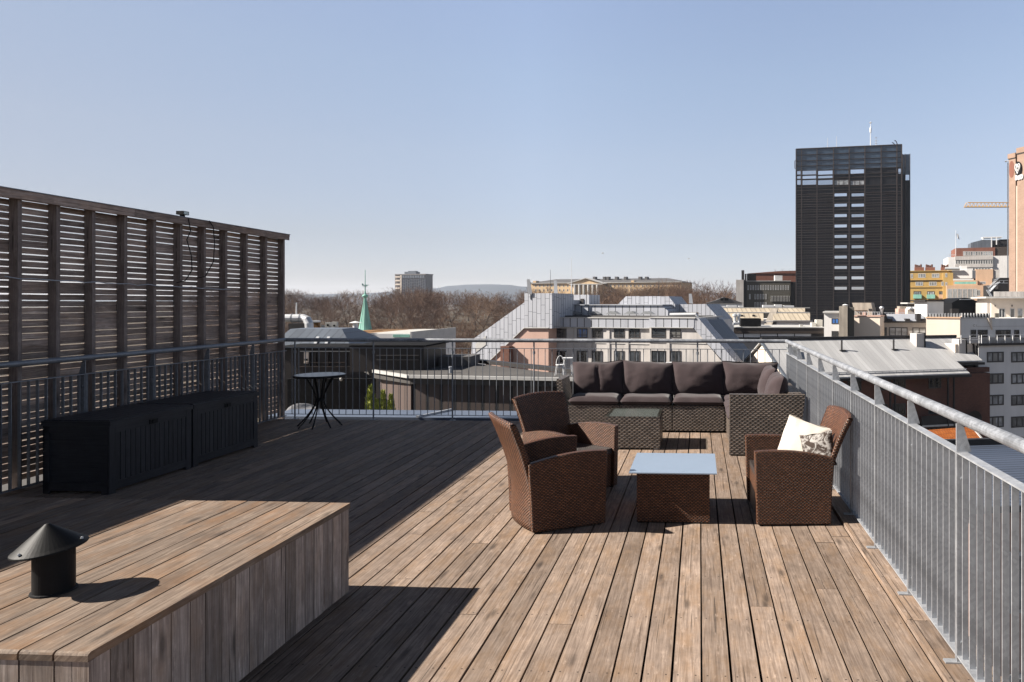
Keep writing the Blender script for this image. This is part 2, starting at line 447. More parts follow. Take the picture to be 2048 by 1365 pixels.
def side_rail(name_label, x, ys, ye, post_y, m, sgn):
    T = thing("railing", name_label, "railing", (x, 0, 0))
    b = MB(); b.tube([(0, ys, 1.225), (0, ye, 1.225)], .029, 16); b.build("handrail", M['galvrail'] if sgn > 0 else m, T)
    b = MB(); b.box(-.026, .026, ys, ye, 1.052, 1.060); b.build("top_bar", m, T, bevel=.001)
    b = MB(); b.box(-.026, .026, ys, ye, .046, .054); b.build("bottom_bar", m, T, bevel=.001)
    baluster_run(T, 'y', ys, ye, 0, .088, True, .054, 1.052, m)
    first = None
    for y in post_y:
        if first is None:
            b = MB()
            b.box(-.028, .028, -.012, -.004, .02, 1.0615); b.box(-.028, .028, .004, .012, .02, 1.0615)
            b.prism([(-.027, -.004, 1.0615), (.046, -.004, 1.0615), (.004, -.004, 1.200), (-.027, -.004, 1.200)] if sgn > 0 else
                    [(-.046, -.004, 1.0615), (.027, -.004, 1.0615), (.027, -.004, 1.200), (-.004, -.004, 1.200)], (0, .008, 0))
            po = first = b.build("post", m, T, bevel=.001)
            c = MB(); c.box(-.085, .06, -.02, .02, .0165, .0235); c.build("base_plate", m, po)
            for z in (.12, .93):
                c = MB(); c.tube([(0, -.021, z), (0, -.012, z)], .011, 8); c.build("bolt", M['galvdark'], po)
        else:
            po = copy_tree(first, T)
        po.location = (0, y, 0)
    return T
side_rail("sunlit galvanised railing of upright flat bars along the right deck edge", X1, 1.3, YB, [3.46 + .79 * k for k in range(-2, 9)], M['galv'], 1)
side_rail("shaded flat bar railing in front of the tall timber screen", X0, 2.6, YB, [3.2 + .9 * k for k in range(8)], M['galvdark'], -1)
T = thing("railing", "thin round bar railing along the far end of the deck behind the sofa", "railing", (0, YB, 0))
b = MB(); b.tube([(X0, 0, 1.225), (X1, 0, 1.225)], .029, 16); b.build("handrail", M['galvrail'], T)
b = MB(); b.box(X0, X1, -.015, .015, 1.098, 1.106); b.build("top_bar", M['galvdark'], T)
b = MB(); b.box(X0, X1, -.015, .015, .072, .080); b.build("bottom_bar", M['galv'], T)
baluster_run(T, 'x', X0, X1, 0, .107, False, .08, 1.098, M['galvdark'])
first = None
def xdeck(px, y):       # deck x of the point a photo column meets on the line y = const
    a = (px - PPX) / FPX
    return y * (a * math.cos(PHI) - math.sin(PHI)) / (a * math.sin(PHI) + math.cos(PHI))
def ydeck(px, x):
    a = (px - PPX) / FPX
    return x * (a * math.sin(PHI) + math.cos(PHI)) / (a * math.cos(PHI) - math.sin(PHI))
for px in (590, 747, 905, 1068, 1232, 1395, 1578):
    if first is None:
        b = MB(); b.tube([(0, 0, -.03), (0, 0, 1.2)], .012, 8); b.tube([(0, 0, 1.02), (0, 0, 1.06)], .02, 8)
        po = first = b.build("post", M['galvdark'], T)
        c = MB(); c.box(-.04, .04, -.04, .04, -.028, .004); c.build("base_plate", M['galvdark'], po)
    else: po = copy_tree(first, T)
    po.location = (xdeck(px, YB), 0, 0)

# sheet metal coping beyond the back rail
T = thing("parapet_coping", "pale blue grey sheet metal coping beyond the far railing", "coping", (0, 10.7, 0))
b = MB(); b.box(-7.1, 1.6, .12, .86, -.30, -.055); b.build("sheet", M['flash'], T, bevel=.01)
for q in (-4.55, -2.7, -1.0):
    c = MB(); c.prism([(q - .02, .10, -.055), (q + .02, .10, -.055), (q + .30, .87, -.055), (q + .26, .87, -.055)], (0, 0, .03)); c.build("seam", M['galv'], T)
b = MB(); b.box(-6.6, 1.42, -.44, -.28, -.32, -.035); b.build("timber_fascia", M['post'], T)

# ================================================================ tall slatted timber screen
FXI, FXO, FTOP = -6.56, -6.68, 2.90
pys = [ydeck(px, FXI) for px in (40, 117, 188, 252, 310, 363, 410, 453, 494, 533, 575)]
pys[-1] = pys[-2] + .44
while pys[0] > .6: pys.insert(0, pys[0] - .415)
T = thing("timber_screen", "tall weathered screen of horizontal timber slats along the left deck edge", "screen", (0, 0, 0))
b0 = None
for y in pys:
    if b0 is None:
        b = MB(); b.box(FXO + .03, FXI + .0, -.021, .021, -.05, FTOP - .06, g=(0, 0, 1)); b0 = o = b.build("post", M['post'], T, bevel=.004)
    else: o = b0.copy(); COL.objects.link(o)
    o.location = (0, y, 0)
zs = []
z = .06
while z < FTOP - .08:
    zs.append(z); z += .0655
for i in range(len(pys) - 1):
    b = MB(); ya, yb = pys[i], pys[i + 1]
    for z in zs:
        b.r = random.random()
        h = (.0568 if z < 1.95 and random.random() < .75 else .0535) + random.choice((0, 0, 0, 0, .003, -.002, .0085 if .8 < z < 2.0 or random.random() < .25 else 0))
        if random.random() < .05: h += .010
        if abs(z - .715) < .03 and i > len(pys) - 7: h -= .014
        t0, t1 = random.uniform(-.002, .002), random.uniform(-.002, .002)
        xo = FXO + random.uniform(-.003, .003)
        b.prism([(xo, ya - .0, z + t0), (xo, yb, z + t1), (xo, yb, z + t1 + h), (xo, ya, z + t0 + h)], (.024, 0, 0), g=(0, 1, 0))
    b.build("slat_panel", M['fence'], T)
b = MB()
y = pys[0] - .1
while y < pys[-1]:
    y1 = min(y + 2.4, pys[-1] + .07); b.r = random.random()
    b.box(FXO - .03, FXI + .05, y + .002, y1 - .002, FTOP - .058, FTOP - .02, g=(0, 1, 0))
    b.box(FXI + .0215, FXI + .046, y + .002, y1 - .002, FTOP - .105, FTOP - .0575, g=(0, 1, 0)); y = y1
b.build("top_cap", M['fence'], T)
b = MB(); b.box(FXO - .045, FXI + .062, pys[0] - .1, pys[-1] + .075, FTOP - .02, FTOP - .012); b.build("cap_flashing", M['galvdark'], T)
yf = ydeck(362, FXI)
# flood lamp on top of the screen
L = thing("flood_lamp", "small black flood lamp on top of the timber screen", "lamp", (FXI + .02, yf, FTOP - .012))
b = MB(); b.box(-.045, .05, -.05, .05, .025, .07); b.build("housing", M['black'], L, bevel=.006)
b = MB(); b.box(-.02, .02, -.02, .02, 0, .0245); b.build("bracket", M['black'], L)
b = MB(); b.box(.0505, .054, -.042, .042, .03, .065); b.build("lens", M['glass'], L)
def cable(label, pts, r, m):
    b = MB(); b.tube(pts, r, 6); o = b.build("cable", m, deck=True); tag(o, label, "cable")
fx = FXI + .062
cable("black cable hanging in a curl below the flood lamp", [(fx + .02, yf + .02, FTOP - .03), (fx + .02, yf + .06, 2.72), (fx, yf + .02, 2.6), (fx, yf + .10, 2.4), (fx, yf + .11, 2.22), (fx - .02, yf + .02, 2.08), (fx - .04, yf - .1, 2.05)], .006, M['black'])
yk = ydeck(415, FXI)
cable("black cable looping over the screen top right of the flood lamp", [(fx, yk - .05, FTOP - .01), (fx + .02, yk, FTOP - .09), (fx, yk + .05, 2.6), (fx, yk + .03, 2.35), (fx - .03, yk - .08, 2.15), (fx - .05, yk - .2, 2.12)], .006, M['black'])
pts = []; y = ydeck(2, FXI)
kk = 0
while y < ydeck(455, FXI):
    pts.append((FXI + .034 + .012 * math.sin(kk * 2.1), y, 2.05 - .02 * abs(math.sin(kk * 1.3)) - .012 * kk / 5)); y += .14; kk += 1
cable("thin pale cable clipped along the posts of the timber screen", pts, .005, M['galv'])

# ================================================================ big timber box with steel vent cowl
BX, BY0, BY1, BZ = -2.16, 2.31, 4.13, .56
BW = .1325
T = thing("timber_box", "long low timber platform box with grey plank sides beside the vent cowl", "box bench", (BX, BY0, 0))
nb = 19
b = MB(); b2 = MB()
for i in range(nb):
    xa = -BW * (i + 1) + .004 - (.008 if i == 5 else 0); xb = -BW * i - .004
    b.r = b2.r = random.random()
    zt = BZ + random.uniform(-.002, .002)
    q = .016
    # rounded nose over the near edge
    prof = [(0, BZ - .033), (0, zt - .010), (.004, zt - .004), (.012, zt), (BY1 - BY0, zt), (BY1 - BY0, BZ - .033)]
    b.prism([(xa, p, z) for p, z in prof], (xb - xa, 0, 0), g=(0, 1, 0))
    b2.box(xa, xb, .004, .030, 0.02, BZ - .0345, g=(0, 0, 1))
b.build("top_planks", M['boxtop'], T, bevel=.003)
b2.build("end_planks", M['boxside'], T, bevel=.002)
b = MB(); y = .002
while y < BY1 - BY0 - .03:
    w = random.uniform(.086, .106); y1 = min(y + w, BY1 - BY0 - .005); b.r = random.random()
    b.box(-.034, -.012 + random.uniform(-.002, .002), y + .0025, y1 - .0025, .012, BZ - .0345, g=(0, 0, 1)); y = y1
b.build("side_planks", M['boxside'], T, bevel=.002)
b = MB()
for i in range(nb):
    b.r = random.random(); b.box(-BW * (i + 1) + .003, -BW * i - .003 - (.036 if i == 0 else 0), BY1 - BY0 - .03, BY1 - BY0 - .006, .02, BZ - .0345, g=(0, 0, 1))
b.build("rear_planks", M['boxside'], T)
b = MB(); b.box(-BW * nb + .05, -.05, .05, BY1 - BY0 - .05, .02, BZ - .06); b.build("inner_carcass", M['dark'], T)

T = thing("vent_cowl", "black steel vent pipe with a conical rain cap on the timber box", "vent", (-2.775, 2.80, BZ))
T.scale = (.78, .78, .92)
b = MB(); b.lathe([(0, .002), (.104, .002), (.102, .008), (.093, .010)], 32); b.build("base_ring", M['black'], T)
b = MB(); b.lathe([(.0925, .004), (.0925, .235)], 40); b.lathe([(.088, .235), (.088, .01), (0, .01)], 40); b.build("pipe", M['black'], T)
tl = Matrix.Rotation(R(-4), 3, 'Y') @ Matrix.Rotation(R(3), 3, 'X')
b = MB(); b.lathe([(0, .322), (.010, .320), (.150, .222), (.166, .212), (.168, .206), (.166, .203), (.148, .214), (0, .312)], 48, tilt=tl)
cap = b.build("rain_cap", M['black'], T)
for a in (20, 140, 262):
    b = MB(); p = tl @ Vector((.150 * math.cos(R(a)), .150 * math.sin(R(a)), .224)); b.lathe([(0, .010), (.006, .008), (.008, 0)], 10, c=p); b.build("rivet", M['galv'], cap)
    b = MB(); p1 = Vector((.090 * math.cos(R(a)), .090 * math.sin(R(a)), .225)); p2 = tl @ Vector((.125 * math.cos(R(a)), .125 * math.sin(R(a)), .236)); b.tube([p1 - Vector((0, 0, .06)), p1, p2], .005, 6); b.build("strut", M['black'], T)

# ================================================================ storage boxes
def storage_box(label, y0, L):
    T = thing("storage_box", label, "storage box", (-5.52, y0, 0))
    D = .66; H = .70
    b = MB(); b.box(-D + .02, -.022, .02, L - .02, .03, H - .06); b.build("body", M['blackpl'], T)
    b = MB()
    for (a, c) in ((.004, .075), (L - .075, L - .004)):
        b.box(-.022, -.004, a, c, 0, H - .06, g=(0, 0, 1))
        b.box(-D, -D + .02, a, c, 0, H - .06, g=(0, 0, 1))
    b.box(-.022, -.006, .075, L - .075, .03, .11, g=(0, 1, 0)); b.box(-.022, -.006, .075, L - .075, H - .13, H - .06, g=(0, 1, 0))
    for yy in (.004, L - .022):
        b.box(-D + .02, -.08, yy, yy + .016, .03, .11); b.box(-D + .02, -.08, yy, yy + .016, H - .13, H - .06)
        for xx in (-D + .0, -.085): b.box(xx, xx + .08 - .02, yy, yy + .018, 0, H - .06)
    b.build("frame", M['blackpl'], T, bevel=.004)
    b = MB(); n = 15; w = (L - .15) / n
    for i in range(n):
        b.r = random.random(); b.box(-.021, -.011, .075 + i * w + .004, .075 + (i + 1) * w - .004, .11, H - .13, g=(0, 0, 1))
    b.build("front_slats", M['blackpl'], T, bevel=.002)
    b = MB(); b.box(-D - .01, .012, -.004, L + .004, H - .058, H - .015)
    for i in range(6):
        b.r = random.random(); b.box(-D + .005 + i * .108, -D + .107 + i * .108, .01, L - .01, H - .015, H - .004, g=(0, 1, 0))
    lid = b.build("lid", M['blackpl'], T, bevel=.005)
    c = MB(); c.box(-.004, .004, L / 2 - .05, L / 2 + .05, H - .12, H - .075); c.box(.004, .010, L / 2 - .02, L / 2 + .02, H - .115, H - .08); c.build("latch", M['black'], T)
    return T
storage_box("black plank-effect storage box nearer the camera, below the timber screen", 6.12, 1.04)
storage_box("black plank-effect storage box nearer the far railing, below the timber screen", 7.18, 1.10)

# ================================================================ bistro table
T = thing("bistro_table", "round dark bistro table on splayed bent legs by the far railing", "table", (-5.55, 9.72, 0))
b = MB(); b.lathe([(0, .752), (.335, .752), (.345, .745), (.345, .728), (.33, .720), (0, .720)], 48); b.build("tabletop", plain('pale table top', (.07, .07, .075), .3, 0, .1, 4), T)
b = MB(); b.lathe([(.3455, .748), (.352, .744), (.352, .722), (.3455, .720)], 48); b.build("rim", M['black'], T)
l0 = None
for k in range(8):
    if l0 is None:
        b = MB()
        pts = []
        for i in range(15):
            f = i / 14; z = .72 * (1 - f)
            rr = .05 + .15 * max(0, (z - .38) / .34) ** 1.6 + .26 * max(0, (.38 - z) / .38) ** 1.5
            pts.append((rr, 0, z))
        b.tube(pts, .010, 8); l0 = o = b.build("leg", M['black'], T)
    else: o = l0.copy(); COL.objects.link(o)
    o.rotation_euler.z = k * math.pi / 4 + .2
b = MB(); b.lathe([(.058, .36), (.066, .365), (.066, .395), (.058, .40)], 24); b.build("ring", M['black'], T)

# ================================================================ soft furnishing
def pillow_mesh(w, h, t, p=2.4, seed=0, wr=1.0, n=(26, 22), pinch=.06, seam=0):
    """cushion standing in the x-z plane, centre at the origin, face towards -y"""
    b = MB()
    def pt(u, v, side):
        u = u * 2 - 1; v = v * 2 - 1
        s = (max(0, 1 - abs(u) ** p) ** .55) * (max(0, 1 - abs(v) ** p) ** .55)
        q = Vector((u * 1.7 + seed * 3.1, v * 1.7, side * 2.3 + seed))
        nz = noise.noise(q * .8) * .16 + noise.noise(q * 2.6) * .04 * wr
        edge = (max(abs(u), abs(v))) ** 3
        cre = math.sin((u * 9 + seed) + 2.0 * math.sin(v * 2 + seed)) * edge * .16 * wr
        y = side * t / 2 * s * (1 + nz + cre)
        if seam: y *= 1 - .30 * math.exp(-((u - seam) / .05) ** 2)
        x = u * w / 2 * (1 - pinch * (1 - v * v)); z = v * h / 2 * (1 - pinch * (1 - u * u))
        z += .018 * noise.noise(q * .9 + Vector((5, 0, 0))) * wr; x += .012 * noise.noise(q * .9 + Vector((0, 7, 0))) * wr
        return (x, y, z)
    b.grid(lambda u, v: pt(u, v, -1), n[0], n[1], (w, h))
    b.grid(lambda u, v: pt(u, v, 1), n[0], n[1], (w, h), flip=True)
    return b
def cushion(name, label, cat, m, loc, size, rot, group=None, p=2.4, seed=0, wr=1.0, pinch=.06, deck=True, seam=0):
    b = pillow_mesh(*size, p=p, seed=seed, wr=wr, pinch=pinch, seam=seam)
    o = b.build(name, m, weld=True)
    o.location = DECK @ Vector(loc)
    o.rotation_mode = 'XYZ'
    o.matrix_world = Matrix.Translation(DECK @ Vector(loc)) @ DECK @ Matrix.Rotation(rot[2], 4, 'Z') @ Matrix.Rotation(rot[1], 4, 'Y') @ Matrix.Rotation(rot[0], 4, 'X')
    tag(o, label, cat, group); return o

# corner sofa ---------------------------------------------------------
SX0, SXW, SX1 = -1.86, .35, 1.16      # left arm outside, wing front, wing back
SY0, SYF, SYB = 8.05, 9.46, 10.16     # wing end, back row front, back
def sofa_module(label, x0, x1, y0, y1, parts):
    T = thing("sofa_section", label, "sofa section", ((x0 + x1) / 2, (y0 + y1) / 2, 0))
    cx, cy = (x0 + x1) / 2, (y0 + y1) / 2
    for nm, fn in parts:
        b = MB(); b.M = Matrix.Translation((-cx, -cy, 0)); fn(b); b.build(nm, M['wgrey'], T, bevel=.012)
    first = None
    for fx in (x0 + .06, x1 - .06):
        for fy in (y0 + .06, y1 - .06):
            b = MB(); b.lathe([(0, 0), (.022, 0), (.022, .03), (0, .03)], 10, c=(fx - cx, fy - cy, 0)); b.build("foot", M['black'], T)
    return T
mw = (SXW - (SX0 + .02)) / 3
xs = [SX0 + .02 + mw * i for i in range(4)]
names = ["grey wicker sofa section with a slanted arm at the left end of the corner sofa",
         "grey wicker sofa section behind the glass topped cube table, second from the left arm",
         "grey wicker sofa section third from the left arm, next to the corner"]
for i in range(3):
    a, c = xs[i] + .006, xs[i + 1] - .006
    parts = [("seat_base", lambda b, a=a, c=c: b.box(a, c, SYF, SYB - .13, .028, .37)),
             ("backrest", lambda b, a=a, c=c: b.prism([(a, SYB - .128, .028), (a, SYB, .028), (a, SYB + .02, .73), (a, SYB - .10, .73)], (c - a, 0, 0)))]
    if i == 0:
        parts.append(("armrest", lambda b, a=a: b.prism([(a - .005, SYF + .0, .026), (a - .09, SYF + .0, .026 + .70), (a - .16, SYF, .735), (a - .165, SYF, .70), (a - .10, SYF, .026)], (0, SYB - SYF - .14, 0))))
    sofa_module(names[i], a, c, SYF, SYB, parts)
sofa_module("grey wicker corner section of the sofa between the back row and the right wing", SXW, SX1, SYF, SYB,
    [("seat_base", lambda b: b.box(SXW + .004, SX1 - .13, SYF + .002, SYB - .13, .028, .37)),
     ("backrest", lambda b: b.prism([(SXW + .004, SYB - .128, .028), (SXW + .004, SYB, .028), (SXW + .004, SYB + .02, .73), (SXW + .004, SYB - .10, .73)], (SX1 - SXW - .004, 0, 0))),
     ("side_rest", lambda b: b.prism([(SX1 - .128, SYF + .002, .028), (SX1, SYF + .002, .028), (SX1 + .02, SYF + .002, .728), (SX1 - .10, SYF + .002, .728)], (0, SYB - SYF - .135, 0)))])
sofa_module("grey wicker right wing of the sofa with a tall woven end panel facing the camera", SXW, SX1, SY0, SYF - .008,
    [("seat_base", lambda b: b.box(SXW + .02, SX1 - .13, SY0 + .105, SYF - .01, .028, .37)),
     ("side_rest", lambda b: b.prism([(SX1 - .128, SY0 + .104, .028), (SX1, SY0 + .104, .028), (SX1 + .05, SY0 + .104, .728), (SX1 - .10, SY0 + .104, .728)], (0, SYF - SY0 - .114, 0))),
     ("end_panel", lambda b: b.prism([(SXW, SY0, .012), (SX1 - .01, SY0, .012), (SX1 + .075, SY0, .722), (SXW + .005, SY0, .722)], (0, .10, 0)))])
CG = "dark cushions of the corner sofa"
lab = ["dark seat cushion at the left arm of the corner sofa", "dark seat cushion behind the glass topped cube table", "dark seat cushion third from the left arm, left of the wing panel"]
for i in range(3):
    cushion("seat_cushion", lab[i], "cushion", M['cush'], ((xs[i] + xs[i + 1]) / 2, SYF + .29, .425), (mw * .985, .62, .14), (R(90), 0, 0), CG, p=9, seed=i + 1, wr=.45, pinch=.012)
cushion("seat_cushion", "dark seat cushion on the corner section of the sofa", "cushion", M['cush'], ((SXW + SX1) / 2 - .06, SYF + .29, .425), (.72, .62, .125), (R(90), 0, 0), CG, p=9, seed=8, wr=.4, pinch=.012)
for k in range(2):
    cushion("seat_cushion", ["dark seat cushion behind the woven end panel of the right wing", "dark seat cushion between the corner and the end panel cushion"][k], "cushion", M['cush'],
            (SXW + .33, SY0 + .44 + k * .655, .425), (.70, .64, .125), (R(90), 0, 0), CG, p=9, seed=9 + k, wr=.4, pinch=.012)
bl = ["plump dark back cushion creased down its middle beside the left sofa arm", "plump olive-tinged dark back cushion, second from the left sofa arm",
      "plump dark back cushion with a crumpled lower edge, third from the left sofa arm", "plump dark back cushion against the back of the sofa corner"]
bx = [xs[0] + mw * .5 - .0, xs[1] + mw * .5 - .01, xs[2] + mw * .5 - .01, SXW + .38]
for i in range(4):
    sz = (mw * 1.03 if i < 3 else .80, .485, .29)
    cushion("back_cushion", bl[i], "cushion", M['cush'], (bx[i], SYB - .235, .70), sz, (R(-13), R((-3, 1, 0, 1)[i]), R((2, -1, 1, 0)[i])), CG, p=2.4, seed=20 + i * 3, wr=1.25, pinch=.03, seam=(0.02 if i == 0 else 0))
for k, (yy, lb) in enumerate(((SYF + .05, "dark back cushion leaning on the right wing nearest the corner"), (SY0 + .52, "dark back cushion leaning on the right wing just behind the end panel"))):
    cushion("back_cushion", lb, "cushion", M['cush'], (SX1 - .21, yy, .695), (.66, .46, .25), (R(-15), 0, R(-90)), CG, p=3.0, seed=41 + k * 5, wr=1.2, pinch=.03)

# cube table with a clear glass top ---------------------------------
T = thing("cube_table", "grey wicker cube table with a clear glass top in front of the sofa", "table", (-.82, 8.66, 0))
h = .335
for nm, q in (("front_panel", (-h, h, -h, -h + .03, .02, .385)), ("rear_panel", (-h, h, h - .03, h, .02, .385)),
              ("side_panel", (-h, -h + .03, -h + .031, h - .031, .02, .385)), ("side_panel", (h - .03, h, -h + .031, h - .031, .02, .36))):
    b = MB(); b.box(*q); b.build(nm, M['wgrey'], T, bevel=.008)
b = MB(); b.box(-h + .036, h - .036, -h + .036, h - .036, .386, .4035); b.build("table_board", plain('pale grey table board', (.34, .33, .315), .5, 0, .1), T)
b = MB()
for q in ((-h, h, -h, -h + .035), (-h, h, h - .035, h), (-h, -h + .035, -h + .036, h - .036), (h - .035, h, -h + .036, h - .036)): b.box(*q, .386, .405)
b.build("top_rim", M['wgrey'], T, bevel=.004)
b = MB(); b.box(-h - .004, h + .004, -h - .004, h + .004, .407, .414); b.build("glass_top", M['glass'], T)
for a in (-1, 1):
    for c in (-1, 1):
        b = MB(); b.box(a * (h - .05) - .03, a * (h - .05) + .03, c * (h - .04) - .02, c * (h - .04) + .02, 0, .022); b.build("foot", M['galv'], T)

# coffee table with frosted glass ------------------------------------
T = thing("coffee_table", "brown wicker coffee table with a frosted glass top between the armchairs", "table", (-.215, 5.86, 0))
b = MB(); b.box(-.298, .298, -.30, .30, .012, .405); b.build("base", M['wbrown'], T, bevel=.012)
b = MB(); b.box(-.355, .355, -.37, .355, .421, .430); b.build("glass_top", M['frost'], T, bevel=.002)
b = MB(); b.box(-.295, .295, -.29, .29, .4055, .412); b.build("top_frame", M['seatgrey'], T)
for a in (-1, 1):
    for c in (-1, 1):
        b = MB(); b.lathe([(0, .412), (.02, .412), (.02, .4205), (0, .4205)], 12, c=(a * .25, c * .25, 0)); b.build("pad", M['black'], T)
        b = MB(); b.lathe([(0, 0), (.02, 0), (.02, .0125), (0, .0125)], 10, c=(a * .25, c * .25, 0)); b.build("foot", M['black'], T)

# wicker armchairs -----------------------------------------------------
def armchair(label, loc, face, flare=6.0, w=.62):
    """tub chair facing its own +x; loc is the middle of its footprint"""
    T = thing("armchair", label, "armchair", loc, R(face), "brown wicker armchairs")
    L = .62; th = .06
    for sg in (-1, 1):
        def arm(b):
            def outline(n=10):
                pts = [(-L / 2, 0.012), (L / 2 - .02, .012)]
                for i in range(7):                                   # front edge, leaning out a little
                    f = i / 6; pts.append((L / 2 - .02 + .018 * f, .012 + .575 * f))
                for i in range(n + 1):                                # rounded top falling to the rear
                    f = i / n; x = L / 2 + .002 - (L + .03) * f
                    pts.append((x, .600 - .055 * f ** 1.5 + .022 * math.sin(f * math.pi)))
                for i in range(1, 6):                                  # rear edge follows the back
                    f = i / 6; z = .545 * (1 - f)
                    pts.append((-L / 2 - .03 * (1 - f) ** 1.5, z))
                return pts
            b.prism([(x, -th / 2, z) for x, z in outline()], (0, th, 0))
        b = MB(); b.M = Matrix.Translation((0, sg * (w / 2 - th / 2 + .02), 0)) @ Matrix.Rotation(R(flare) * sg, 4, 'Z')
        arm(b); b.build("arm_panel", M['wbrown'], T, bevel=.014, weld=True)
    b = MB(); wb = w - 2 * th + .03
    def bx_(z): return -L / 2 + .03 - .185 * max(0, (z - .25) / .63) ** 1.5
    def back(s, z, o):
        y = (s - .5) * (wb + .095 * max(0, (z - .45) / .43))
        zt = z * (1 - .022 * (2 * (s - .5)) ** 2 * (z / .88) ** 3)
        return (bx_(z) - .045 * (1 - (2 * (s - .5)) ** 2) + o, y, zt)
    b.grid(lambda u, v: back(u, .015 + .865 * v, -.025), 16, 18, (wb, .87), flip=True)
    b.grid(lambda u, v: back(u, .015 + .865 * v, .025), 16, 18, (wb, .87))
    for v0 in (.015, .88):
        b.grid(lambda u, v: tuple(Vector(back(u, v0, -.025)) * (1 - v) + Vector(back(u, v0, .025)) * v + Vector((0, 0, .012 * math.sin(v * math.pi) * (v0 > .5)))), 16, 3, (wb, .05))
    for u0 in (0, 1):
        b.grid(lambda u, v: tuple(Vector(back(u0, .015 + .865 * v, -.025)) * (1 - u) + Vector(back(u0, .015 + .865 * v, .025)) * u), 2, 18, (.05, .87))
    b.build("backrest", M['wbrown'], T, fix=True)
    iw = w / 2 - .03
    b = MB(); b.prism([(-L / 2 + .05, -iw + .03, .33), (L / 2 - .04, -iw - .02, .33), (L / 2 - .04, iw + .02, .33), (-L / 2 + .05, iw - .03, .33)], (0, 0, .05)); b.build("seat", M['seatgrey'], T, bevel=.012)
    b = MB(); b.box(L / 2 - .065, L / 2 - .042, -iw - .0, iw + .0, .015, .325); b.build("front_panel", M['wbrown'], T, bevel=.004)
    for a in (-1, 1):
        for c in (-1, 1):
            b = MB(); b.lathe([(0, 0), (.02, 0), (.02, .0125), (0, .0125)], 10, c=(a * (L / 2 - .06), c * (w / 2 - .01), 0)); b.build("foot", M['black'], T)
    return T
armchair("brown wicker armchair seen from behind, nearest the camera left of the coffee table", (-1.20, 5.68, 0), 31, 4, .67)
armchair("brown wicker armchair turned towards the camera between the sofa and the armchair seen from behind", (-1.25, 6.56, 0), -37, 4, .64)
armchair("brown wicker armchair with two cushions facing left beside the right railing", (.735, 5.90, 0), 182.5, 2, .68)
cushion("scatter_cushion", "plain cream square cushion propped in the right armchair", "cushion", M['cushlight'], (.875, 5.90, .60), (.385, .385, .12), (R(-20), R(13), R(-32)), None, p=2.6, seed=3, wr=.8, pinch=.04)
cushion("scatter_cushion", "small faded floral cushion in front of the cream one in the right armchair", "cushion", M['cushfloral'], (.985, 5.74, .575), (.29, .28, .11), (R(-14), R(-14), R(-30)), None, p=2.6, seed=6, wr=.8, pinch=.08)

# ================================================================ city frame helper
ZG = -24.0
class Fac:
    """a facade plane: starts under photo column px at distance d, turned by th degrees (positive: faces left)"""
    def __init__(s, px, d, th=0.0, zg=ZG):
        s.th = R(th); s.zg = zg; s.p = (wx(px, d), d)
    def thing(s, name, label, cat, group=None):
        return thing(name, label, cat, (s.p[0], s.p[1], s.zg), -s.th, group, deck=False)
    def _o(s, w): return s.p[0] + w * math.sin(s.th), s.p[1] + w * math.cos(s.th)
    def u(s, px, w=0.0):
        x0, d0 = s._o(w); a = (px - PPX) / FPX
        return (a * d0 - x0) / (math.cos(s.th) + a * math.sin(s.th))
    def d(s, px, w=0.0): return s._o(w)[1] - s.u(px, w) * math.sin(s.th)
    def z(s, px, py, w=0.0): return wz(py, s.d(px, w)) - s.zg
    def box(s, mb, px0, px1, py0, py1, w0, w1, pc=None):
        pc = (px0 + px1) / 2 if pc is None else pc
        mb.box(s.u(px0, w0), s.u(px1, w0), w0, w1, (s.z(pc, py1, w0) if py1 is not None else 0.0), s.z(pc, py0, w0))
    def poly(s, mb, pts, w0, w1):
        q = [(s.u(a, w0), w0, s.z(a, b, w0)) for a, b in pts]
        mb.prism(q, (0, w1 - w0, 0))
def win(T, F, px0, px1, py0, py1, w=0.0, gm=None, fm=None, mull=1, bar=.07, trans=0, sill=False):
    pc = (px0 + px1) / 2
    u0, u1, z0, z1 = F.u(px0, w), F.u(px1, w), F.z(pc, py1, w), F.z(pc, py0, w)
    b = MB()
    b.box(u0, u1, w - .06, w + .02, z0, z0 + bar); b.box(u0, u1, w - .06, w + .02, z1 - bar, z1)
    b.box(u0, u0 + bar, w - .06, w + .02, z0 + bar, z1 - bar); b.box(u1 - bar, u1, w - .06, w + .02, z0 + bar, z1 - bar)
    for k in range(1, mull + 1):
        x = u0 + (u1 - u0) * k / (mull + 1); b.box(x - bar / 2, x + bar / 2, w - .055, w + .02, z0 + bar, z1 - bar)
    if trans:
        zz = z0 + (z1 - z0) * trans; b.box(u0 + bar, u1 - bar, w - .05, w + .02, zz - bar / 2, zz + bar / 2)
    if sill: b.box(u0 - .1, u1 + .1, w - .14, w + .01, z0 - .07, z0 - .003)
    o = b.build("window", fm or M['wframe'], T)
    b = MB(); b.face([(u0 + .01, w - .02, z0 + .01), (u1 - .01, w - .02, z0 + .01), (u1 - .01, w - .02, z1 - .01), (u0 + .01, w - .02, z1 - .01)])
    b.r = random.random(); b.faces = None; b.rn = [b.r] * len(b.f)
    b.build("pane", gm or M['pane'], o)
    return o
def part(T, name, mats, fn, bevel=0):
    b = MB(); fn(b); return b.build(name, mats, T, bevel=bevel)

